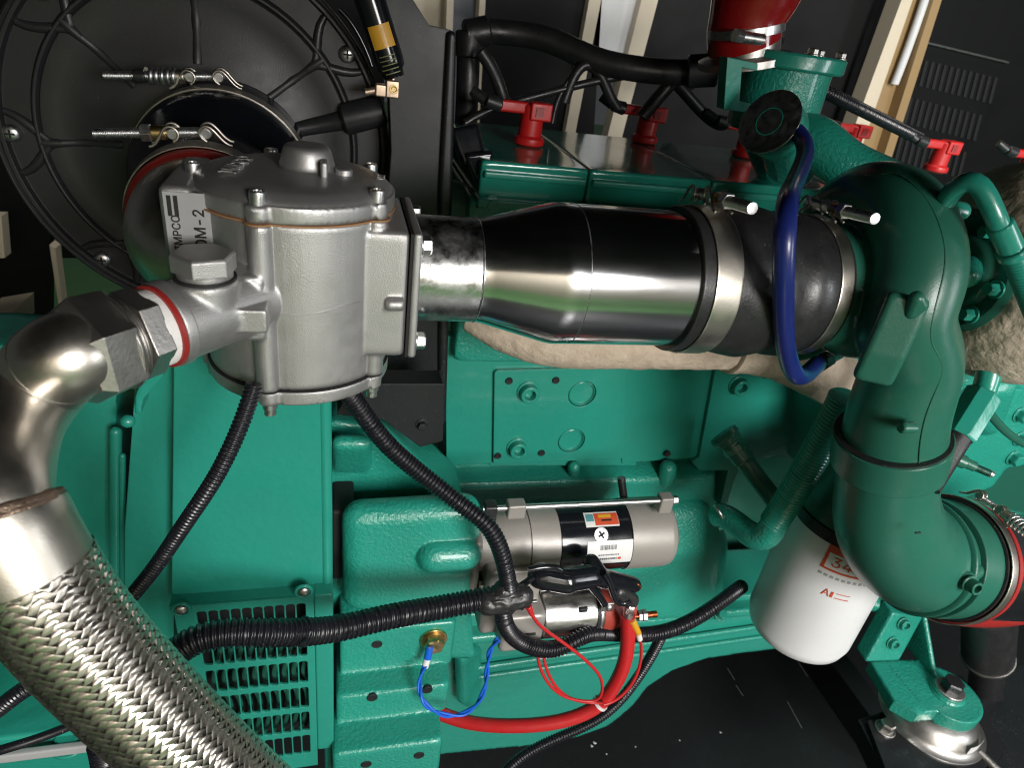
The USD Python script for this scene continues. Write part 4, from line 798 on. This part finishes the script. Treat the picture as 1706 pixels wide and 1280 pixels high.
on_s(flat(.018, .003, .0007, 4, .028, .001), 966, 68, 'print_black', 'print_mark', cl2); on_s(flat(.022, .006, .0007, 4, .024, -.008), 966, 68, 'yellow_label', 'print_mark', cl2)
scr = A(XS(988), ys, zs) + RBND * nrm(A(0, -math.cos(math.radians(43)), math.sin(math.radians(43)))); sd_ = nrm(A(0, -math.cos(math.radians(43)), math.sin(math.radians(43))))
s0 = part(sm_, 'pole_screw', lathe(scr - sd_ * .001, sd_, [(0, .0125), (.0018, .0122), (.0022, .0115), (.0022, 0)], 32), 'zinc')
sa, sb, sc3 = frame(sd_)
part(s0, 'cross_slot', join(*[place(trimesh.creation.box((.013, .0032, .0006)), scr + sd_ * .0013, math.cos(a_) * sb + math.sin(a_) * sc3, -math.sin(a_) * sb + math.cos(a_) * sc3) for a_ in (.5, .5 + math.pi / 2)]), 'dark_inside')
# through rod along the top
ry = ys - .022; rz = P(980, 840, ry)[2]
rp = lambda x: A(x, ry, rz)
part(sm_, 'through_bolt', cyl(rp(XS(800)), rp(XS(1090)), .0045, n=20), 'zinc')
part(sm_, 'rod_lug', rbox(rp(XS(838)) - A(0, .010, .016), rp(XS(866)) + A(0, .012, .010), .003), 'starter_grey')
part(sm_, 'rod_lug', rbox(rp(XS(1076)) - A(0, .009, .022), rp(XS(1096)) + A(0, .012, .009), .003), 'starter_grey')
part(sm_, 'rod_lug', rbox(rp(XS(802)) - A(0, .009, .02), rp(XS(822)) + A(0, .012, .009), .003), 'black_rubber')
part(sm_, 'rod_nut', lathe(rp(XS(1096)), ax, [(0, .0075), (.008, .0075), (.009, .006), (.009, 0)], 6), 'zinc', 25)
part(sm_, 'flange_bolt', bolt(A(XS(801), ys - .052, zs - .045), ax, .009, .010), 'zinc', 25)
# solenoid
yo = .72; XO = lambda u_: P(u_, 1020, yo)[0]
zo_ = P(945, 1015, yo)[2]; RO = 43 * S(945, 1015, yo); oo = A(0, yo, zo_)
part(sm_, 'solenoid_can', lathe(oo, ax, [(XO(896), RO * .9), (XO(897), RO), (XO(986), RO), (XO(990), RO * .97), (XO(990), RO * .8)], 72), 'machined_steel', 40)
part(sm_, 'solenoid_mount', cast([rbox(A(XO(828), yo - RO * .95, zo_ - RO * 1.0), A(XO(896), yo + RO * .8, zo_ + RO * .9), .008), rbox(A(XO(800), yo - RO * .2, zo_ - RO * .8), A(XO(890), ys, zs), .008)], .006, 4), 'starter_grey', 40)
part(sm_, 'mount_rib', rbox(A(XO(846), yo - RO * 1.02, zo_ - RO * .06), A(XO(882), yo - RO * .9, zo_ + RO * .02), .001), 'dark_inside')
part(sm_, 'solenoid_cap', lathe(oo, ax, [(XO(990), RO * .98), (XO(1008), RO * .96), (XO(1042), RO * .66), (XO(1046), RO * .6), (XO(1046), 0)], 64), 'red_brown', 35)
for (dy, dz) in ((-.020, -.010),):
    bb = A(XO(1042), yo + dy, zo_ + dz)
    part(sm_, 'terminal_stud', conduit([bb, bb + A(.048, 0, 0)], .0058, .0018, 14), 'copper', 60)
    part(sm_, 'terminal_nut', join(lathe(bb + A(.012, 0, 0), ax, [(0, .010), (.006, .010), (.007, .008), (.007, 0)], 6), lathe(bb + A(.020, 0, 0), ax, [(0, .0105), (.007, .0105), (.008, .0085), (.008, 0)], 6)), 'zinc', 25)
tp = P(1012, 1012, yo - RO * 1.0)
part(sm_, 'terminal_tab', rbox(tp - A(.008, .001, .010), tp + A(.010, .003, .008), .001), 'nut_stainless'); part(sm_, 'terminal_screw', pan_screw(tp + A(.003, -.001, -.001), ny, .006), 'zinc')
part(sm_, 'cable_tie', lathe(oo + A(XO(972), 0, 0), A(1, .12, -.1), [(0, RO + .0005), (0, RO + .003), (.006, RO + .003), (.006, RO + .0005)], 48), 'black_plastic'); part(sm_, 'tie_head', rbox(P(972, 1017, yo - RO - .004) - A(.007, .002, .004), P(972, 1017, yo - RO - .004) + A(.007, .004, .004), .001), 'black_plastic')
# black boots and taped leads above the solenoid
lb2 = thing('battery_lead_boot', 'black rubber boot and taped leads draped between starter motor and solenoid', 'cable boot', P(960, 965, .68))
yl = .665
part(lb2, 'boot', cast([rhull([P(900, 960, yl), P(945, 968, yl - .01)], .020), rhull([P(945, 966, yl - .01), P(985, 960, yl)], .019), rhull([P(980, 958, yl), P(1030, 972, yl + .01), P(1055, 975, yl + .01)], [.017, .014, .013]), rhull([P(985, 938, yl + .02), P(1000, 960, yl)], .014)], .006, 8), 'black_gloss', 60)
part(lb2, 'boot', cast([rhull([P(1030, 985, yl), P(1050, 1000, yl)], .014)], .005, 4), 'black_rubber', 60)
for pts in ([(975, 970), (995, 990), (1008, 1008)], [(1005, 955), (1020, 985), (1032, 1005), (1050, 1000)], [(900, 985), (940, 978), (985, 972)], [(890, 960), (870, 975), (850, 985)], [(880, 950), (915, 945), (935, 950)]): part(lb2, 'lead', tube([P(u_, v_, yl - .012) for u_, v_ in pts], .005, 12, .004), 'black_gloss', 60)
part(lb2, 'small_terminal', join(conduit([P(868, 1005, yl), P(894, 1002, yl)], .0035, .0014, 10), cyl(P(874, 1005, yl), P(884, 1003, yl), .006, n=6)), 'zinc')
part(lb2, 'copper_tip', rhull([P(1060, 974, yl + .005), P(1064, 978, yl + .005)], .005), 'copper')

# ================================================================ CABLES AND CONDUITS
cd('conduit', 'black corrugated conduit hanging from under the cast mixer across the flat teal panel', [(424, 640, .54), (402, 705, .53), (362, 790, .52), (310, 870, .52), (255, 950, .53), (205, 1010, .54), (165, 1060, .55)], .0078, .0042)
cd('conduit', 'black corrugated conduit curving from behind the mixer down over the starter motor', [(575, 650, .70), (600, 682, .71), (645, 740, .71), (715, 800, .70), (780, 850, .675), (815, 880, .66), (838, 930, .645), (848, 985, .64)], .0125, .0056)
cd('conduit', 'thick black corrugated conduit running from behind the braided hose to the solenoid', [(250, 1140, .545), (282, 1100, .55), (320, 1070, .555), (380, 1056, .56), (460, 1055, .565), (560, 1048, .59), (640, 1030, .61), (720, 1015, .63), (800, 1000, .64), (850, 992, .645)], .0168, .0066)
cd('conduit', 'black corrugated conduit looping under the solenoid and rising right toward the white filter', [(850, 970, .645), (838, 1015, .645), (850, 1055, .65), (885, 1078, .655), (930, 1080, .66), (968, 1062, .665), (1000, 1055, .68), (1060, 1058, .70), (1110, 1052, .71), (1160, 1030, .73), (1205, 1000, .75), (1235, 978, .78)], .0135, .0056)
cd('conduit', 'black corrugated conduit dropping from the loop along the red cable to the bottom edge', [(1102, 1060, .705), (1075, 1110, .70), (1030, 1170, .69), (985, 1205, .685), (930, 1230, .68), (880, 1255, .675), (840, 1290, .67)], .0098, .005)
cd('conduit', 'black corrugated conduit at the far left edge behind the braided hose', [(-40, 1205, .60), (0, 1180, .60), (40, 1150, .60), (100, 1115, .61), (160, 1075, .62)], .0105, .005)
single('thin_black_cable', tube(PX([(-40, 1262, .56), (20, 1245, .56), (80, 1225, .57), (140, 1200, .58), (190, 1175, .59)]), .0055, 14), 'conduit_black', 'thin smooth black cable at the lower left corner under the braided hose', 'cable', sm=60)
cd('conduit', 'short black corrugated conduit at the bottom edge left of the braided hose', [(170, 1240, .50), (176, 1270, .50), (178, 1310, .50)], .015, .006)
single('tape_bundle', rough(cast([rhull([P(812, 1004, .636), P(868, 994, .636)], .0185), rhull([P(838, 985, .64), P(846, 1006, .64)], .016)], .004, 4), .005, 220), 'black_rubber', 'black taped knot where the conduits meet left of the solenoid', 'cable wrap', sm=60)
tie = thing('cable_tie', 'clear cable tie round the thick conduit in front of the vent grille', 'cable tie', P(505, 1055, .56))
tq = nrm(P(560, 1048, .59) - P(460, 1055, .565))
part(tie, 'strap', lathe(P(505, 1053, .577), tq, [(0, .0172), (0, .0182), (.003, .0182), (.003, .0172)], 36), 'black_gloss'); part(tie, 'tie_head', rbox(P(505, 1072, .556) - A(.004, .003, .004), P(505, 1072, .556) + A(.004, .003, .004), .001), 'black_gloss')
rcbl = thing('battery_cable', 'thick red battery cable curving down from the solenoid terminal to the left', 'cable', P(1000, 1180, .66))
part(rcbl, 'cable', tube(PX([(1046, 1026, .665), (1046, 1060, .66), (1040, 1105, .655), (1020, 1148, .655), (990, 1180, .655), (930, 1203, .66), (850, 1210, .68), (780, 1204, .71), (730, 1188, .74), (690, 1172, .76)]), .0122, 24), 'red_cable', 60)
part(rcbl, 'lug', join(cyl(P(1048, 1004, .664), P(1046, 1032, .663), .0085, n=20, c=.001), lathe(P(1047, 1010, .662), ax, [(-.004, .013), (.004, .013)], 24)), 'zinc')
part(rcbl, 'tie_wrap', lathe(P(1000, 1172, .655), P(990, 1180, .655) - P(1010, 1162, .655), [(-.002, .0125), (-.002, .0145), (.003, .0145), (.003, .0125)], 24), 'clear_tie')
rw = thing('red_wire', 'thin red control wires looping below the solenoid to the tied battery cable', 'wire', P(900, 1130, .66))
part(rw, 'wire', tube(PX([(896, 1090, .66), (905, 1125, .655), (930, 1155, .65), (965, 1168, .648), (995, 1166, .645), (1003, 1140, .645), (990, 1115, .645), (950, 1080, .645), (915, 1055, .645), (893, 1035, .64), (884, 1015, .64)]), .0027, 10, .004), 'red_cable', 60)
part(rw, 'wire', tube(PX([(905, 1090, .662), (915, 1126, .657), (940, 1158, .652), (972, 1170, .65), (1005, 1172, .643)]), .0027, 10, .004), 'red_cable', 60)
part(rw, 'wire', tube(PX([(1066, 1065, .655), (1068, 1095, .655), (1058, 1130, .65), (1035, 1160, .645), (1005, 1175, .643)]), .0027, 10, .004), 'red_cable', 60)
part(rw, 'yellow_sleeve', cyl(P(1053, 1034, .655), P(1064, 1056, .655), .0062, .005, 16, .001), 'yellow_sleeve'); part(rw, 'clear_sleeve', cyl(P(1063, 1054, .655), P(1066, 1066, .655), .0048, n=16, c=.001), 'clear_tie'); part(rw, 'red_lug', cyl(P(880, 1010, .64), P(887, 1026, .64), .0055, .0035, 14, .001), 'red_cable')
single('rubber_tube_stub', tube(PX([(1035, 796, .83), (1037, 812, .825), (1040, 836, .82)]), .0068, 14), 'black_rubber', 'short black rubber breather stub standing up behind the starter motor', 'breather', sm=60)

# ================================================================ BLACK POST behind mixer
bp = thing('radiator_bracket', 'tall flat black painted steel bracket between air cleaner and rocker covers', 'bracket', P(690, 400, .92))
part(bp, 'front_plate', plate([(640, -60), (676, -20), (715, 42), (757, 52), (748, 200), (736, 330), (735, 720), (600, 720), (640, 420), (652, 250)], .93, .05, .002), 'black_paint')
part(bp, 'side_flange', rhull([P(752, 60, .925), P(737, 330, .925), P(737, 700, .925)], .006), 'black_paint')
part(bp, 'lower_plate', plate([(590, 640), (740, 640), (738, 735), (700, 745), (640, 700), (560, 690)], .80, .04, .003), 'black_paint')
part(bp, 'bracket_bolt', bolt(P(703, 707, .80), ny, .007, .008), 'black_paint')
part(bp, 'edge_trim', tube([P(565, 15, .92), P(590, 45, .92), P(620, 110, .92)], .003, 8), 'black_gloss', 60)

# ================================================================ ENGINE MOUNT (lower right)
za = P(1575, 1162, .66)[2]
M_ = lambda u_, v_, z=za: H(u_, v_, z)
mb = thing('engine_mount_bracket', 'bright teal engine mount arm with gusset and big hex bolt at lower right', 'mount bracket', M_(1575, 1150))
bc2 = M_(1578, 1155); rB = .072
arm = Polygon([M_(u_, v_)[:2] for u_, v_ in ((1450, 1102), (1500, 1099), (1548, 1098), (1560, 1120), (1600, 1180), (1530, 1190), (1490, 1168))]).buffer(0).union(Point(bc2[0], bc2[1]).buffer(rB, quad_segs=16)).buffer(.006).buffer(-.006)
part(mb, 'arm', cast([man(slab(arm, za - .032, za))], .008, 4), 'green_cast', 60)
bb_ = nrm(A(-.25, -1, .15)); 
w0 = M_(1447, 1102); w1 = M_(1497, 1100)
upn = up
wp = [w0, w1, P(1534, 1032, w1[1] + .03), P(1489, 1026, w0[1] + .03)]
part(mb, 'wall_plate', cast([rhull([p_ + A(0, .006, 0) for p_ in wp] + [p_ + A(.004, .035, 0) for p_ in wp], .006)], .008, 3), 'green_cast', 60)
nw = nrm(np.cross(wp[1] - wp[0], wp[3] - wp[0])); nw = nw if nw[1] < 0 else -nw
for u_, v_ in ((1487, 1044), (1470, 1075)):
    cc = (wp[0] + (wp[1] - wp[0]) * .45 + (wp[3] - wp[0]) * (.82 if v_ < 1050 else .40)) 
    part(mb, 'socket_bolt', bolt(cc + nw * .002, nw, .013, .010, 1.25, sock=True), 'green_cast')
part(mb, 'gusset', rhull([P(1540, 1030, w1[1] + .03), P(1540, 1030, w1[1] + .03) + A(0, .09, 0), M_(1556, 1126), M_(1556, 1126) + A(0, .1, 0), M_(1535, 1098)], .006), 'green_cast', 60)
part(mb, 'washer', lathe(bc2, up, [(0, .036), (.002, .036), (.006, .033), (.010, .033), (.010, 0)], 40), 'green_cast')
part(mb, 'steel_washer', lathe(bc2 + up * .010, up, [(0, .030), (.005, .030), (.006, .029), (.006, 0)], 40), 'nut_stainless')
part(mb, 'hex_bolt', lathe(bc2 + up * .016, up, [(0, .022), (.020, .022), (.024, .019), (.024, 0)], 6, .4), 'black_steel', 25)
for i in range(14):
    t_ = i / 13.; c_ = M_(1484 + 46 * t_ + 4 * t_ * t_, 1112 + 58 * t_)
    part(mb, 'raised_mark', place(rbox(A(-.002, -.0035, -.001), A(.002, .0035, .001), .0006), c_, nrm(A(.6, -.6, 0)), nrm(A(.6, .6, 0))).copy() if False else tm(rbox(c_ - A(.002, .003, .001), c_ + A(.002, .003, .0012), .0006)), 'green_cast')
part(mb, 'corner_block', cast([rhull([P(1440, 1000, .86), P(1472, 1012, .84), P(1440, 985, .9)], .02)], .008, 4), 'green_cast', 60)
rm = thing('rubber_mount', 'polished domed engine mount with small white sticker under the teal arm', 'engine mount', bc2 - up * .11)
part(rm, 'dome', lathe(bc2 - up * .086, up, [(0, .112), (.003, .112), (.006, .100), (.016, .094), (.032, .086), (.044, .072), (.052, .05), (.056, .05)], 72), 'nut_stainless', 50)
zb2 = za - .086
bpz = lambda u_, v_: H(u_, v_, zb2)
bpoly = Polygon([bpz(u_, v_)[:2] for u_, v_ in ((1452, 1206), (1480, 1205), (1600, 1130), (1670, 1245), (1655, 1262), (1530, 1330), (1500, 1330))]).buffer(.008)
part(rm, 'base_plate', slab(bpoly, zb2 - .010, zb2), 'black_steel')
part(rm, 'stud', conduit([H(1632, 1255, zb2), H(1632, 1255, zb2) + A(.01, -.07, .004)], .009, .002, 14), 'nut_stainless', 60)
part(rm, 'base_bolt', bolt(bpz(1474, 1216), up, .016, .02), 'nut_stainless', 25)
sr = nrm(A(.05, -1, .2)); st_ = bc2 - up * .072
stm = flat(.022, .05, .0004, 10, 0, -.025); sv = stm.vertices.copy()
part(rm, 'sticker', wrap(stm, A(bc2[0], bc2[1], st_[2]), up, A(.25, -1, 0), .0955, .0012), 'white_label')
single('mount_rail', slab(Polygon([H(u_, v_, zb2 - .012)[:2] for u_, v_ in ((1430, 1200), (1760, 1090), (1800, 1330), (1530, 1400))]), zb2 - .06, zb2 - .0125), 'black_paint', 'black painted base rail under the polished engine mount', 'frame rail')

# drain pipe right
dp = thing('drain_elbow', 'dark drain pipe with rubber cuff turning right at the lower right edge', 'pipe elbow', P(1645, 1120, .72))
part(dp, 'rubber_cuff', tube([P(1648, 1015, .72), P(1647, 1050, .72), P(1645, 1098, .72)], .052, 40), 'black_rubber', 60)
part(dp, 'cuff_band', lathe(P(1645, 1092, .72), P(1645, 1098, .72) - P(1647, 1050, .72), [(0, .0525), (0, .054), (.006, .054), (.006, .0525)], 48), 'nut_stainless')
part(dp, 'pipe', tube([P(1645, 1090, .72), P(1642, 1140, .72), P(1644, 1166, .722), P(1668, 1168, .73), P(1720, 1158, .74)], [.036, .036, .036, .028, .024], 36, .005), 'black_steel', 60)

# ================================================================ BASE AND CANOPY
zf = -.42
bt = UsdGeom.Xform.Define(stage, '/World/base_tray').GetPrim(); bt.SetCustomDataByKey('kind', 'structure')
part(bt, 'tray_sheet', trimesh.creation.box((6, 4.0, .02)).apply_translation((1.0, .65, zf - .01)), 'tray_black')
for (u0, v0, u1, v1, w_) in ((1212, 1114, 1224, 1134, .0010), (1226, 1142, 1238, 1160, .0009), (1330, 1094, 1358, 1134, .0014), (1322, 1092, 1346, 1128, .0008), (1312, 1170, 1336, 1214, .0008)):
    part(bt, 'scratch', tube([H(u0, v0, zf), H(u1, v1, zf)], w_, 6, .05), 'grey_label')
rngd = random.Random(11)
for (u_, v_, r_) in ((990, 1240, .006), (1010, 1258, .003), (1058, 1246, .003), (1132, 1235, .003), (1200, 1222, .004), (985, 1245, .005)):
    p_ = H(u_, v_, zf); single('paint_chip', tm(rhull([p_, p_ + A(r_ * rngd.uniform(-1, 1), r_, 0), p_ + A(r_, 0, .0005)], r_ * .2, 8)), 'clear_tie', 'tiny pale paint chip lying on the black base tray below the oil pan', 'paint chip', 'pale paint chips scattered on the base tray')
single('frame_rail', join(rbox(H(1460, 1290, zf), H(1330, 1085, zf) + A(.05, .05, .12), .004)), 'black_paint', 'black base frame rail between oil pan and engine mount', 'frame rail')
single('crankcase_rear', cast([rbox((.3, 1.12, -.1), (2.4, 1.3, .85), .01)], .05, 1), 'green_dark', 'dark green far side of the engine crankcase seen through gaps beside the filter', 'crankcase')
YB = 1.95
single('canopy_roof', trimesh.creation.box((3.5, 1.9, .03)).apply_translation((-.8, .45, 1.485)), 'canopy_black', kind='structure')
def panel(nm, lb_, px, y, mt, th=.03, cat='canopy wall'): single(nm, plate(px, y, th), mt, lb_, cat)
panel('canopy_wall', 'black sound canopy panel behind the hose tee, left of the first cream post', [(812, -120), (1010, -120), (975, 460), (765, 460)], YB, 'canopy_black')
panel('canopy_wall', 'black sound canopy panel behind the red coolant hose', [(1092, -120), (1560, -120), (1430, 460), (980, 460), (1035, 200)], YB + .02, 'canopy_black')
panel('canopy_wall', 'black canopy end panel at upper right carrying the vent louvres', [(1560, -140), (1900, -140), (1900, 520), (1400, 520)], YB + .06, 'canopy_black')
panel('canopy_wall', 'grey blue canopy strip beside the black bracket at top', [(762, -120), (806, -120), (766, 460), (735, 460)], YB + .03, 'grey_blue')
panel('cream_board', 'cream board glimpsed above the black bracket', [(640, -120), (752, -120), (744, 110), (640, 110)], YB + .04, 'cream_paint', cat='board')
panel('canopy_wall', 'dark canopy panel at far left behind the air cleaner', [(-400, -160), (60, -160), (84, 300), (84, 640), (-400, 640)], YB + .05, 'canopy_black')
panel('canopy_wall', 'dark canopy panel hidden behind the air cleaner disc', [(60, -160), (640, -160), (640, 300), (180, 430), (104, 430)], YB + .07, 'canopy_black')
def post(lb_, px, y, mt='cream_paint'): 
    single('canopy_post', plate(px, y, .05), mt, lb_, 'canopy post')
post('narrow cream canopy post edge right of the black bracket', [(804, -120), (815, -120), (797, 240), (788, 240)], YB - .02)
post('slim cream strip lit beside the black bracket edge', [(748, -120), (760, -120), (752, 120), (742, 330), (734, 330)], YB - .02)
post('cream canopy post left of the white sheet', [(1003, -120), (1025, -120), (955, 240), (938, 240)], YB - .03)
post('cream canopy post right of the white sheet', [(1098, -120), (1128, -120), (1028, 260), (1004, 260)], YB - .03)
cp_ = thing('channel_post', 'wide cream channel post leaning at upper right behind the actuator', 'canopy post', P(1460, 150, YB - .1))
part(cp_, 'flange', plate([(1524, -60), (1541, -60), (1424, 280), (1398, 280)], YB - .10, .06), 'cream_paint')
part(cp_, 'web', plate([(1541, -60), (1574, -60), (1466, 280), (1424, 280)], YB - .06, .02), 'tan_paint')
part(cp_, 'flange', plate([(1574, -60), (1588, -60), (1480, 280), (1466, 280)], YB - .10, .06), 'tan_paint')
part(cp_, 'rod', tube(PX([(1553, -40, YB - .08), (1520, 60, YB - .08), (1490, 140, YB - .08)]), .012, 12), 'white_sheet', 60)
single('white_sheet', plate([(1008, -120), (1120, -120), (1045, 110), (985, 130)], YB, .01), 'white_sheet', 'white sheet hanging between two cream canopy posts at top', 'sheet')
single('green_board', plate([(1034, 142), (1052, 142), (1034, 235), (1020, 235)], YB - .01, .01), 'pale_green', 'pale green strip glimpsed between cream posts behind the second coil', 'board')
lv = thing('louvre_vent', 'dark louvred vent panel with thin steel edge at upper right', 'vent', P(1600, 160, YB))
part(lv, 'sheet', plate([(1530, 68), (1760, 122), (1760, 420), (1440, 420), (1490, 190)], YB + .03, .02), 'canopy_black')
part(lv, 'edge_strip', tube(PX([(1528, 67, YB + .02), (1680, 104, YB + .02)]), .0035, 8), 'zinc')
for r_ in range(3):
    for c_ in range(12):
        u0 = 1542 + 10.5 * c_ - 26 * r_; v0 = 100 + 2.6 * c_ + 62 * r_
        part(lv, 'louvre_slot', plate([(u0, v0), (u0 + 5, v0 + 1), (u0 - 6, v0 + 44), (u0 - 11, v0 + 43)], YB + .026, .004), 'dark_inside')
single('far_bracket', tube(PX([(1300, 60, 1.6), (1210, 100, 1.6), (1130, 150, 1.6)]), .02, 8), 'canopy_black', 'black diagonal brace behind the red coolant hose', 'brace')
bx = single('wood_block', plate([(-40, 535), (18, 525), (20, 560), (0, 590), (-40, 600)], 1.4, .12), 'cream_paint', 'pale wooden block at the left edge behind the bent pipe', 'block')
single('canopy_post', plate([(82, 408), (92, 414), (106, 520), (99, 520)], 1.9, .04), 'cream_paint', 'narrow cream post at left below the air cleaner', 'canopy post')
single('canopy_post', plate([(-30, 360), (2, 360), (8, 430), (-30, 430)], 1.88, .04), 'cream_paint', 'cream post stub at the extreme left edge beside the air cleaner', 'canopy post')
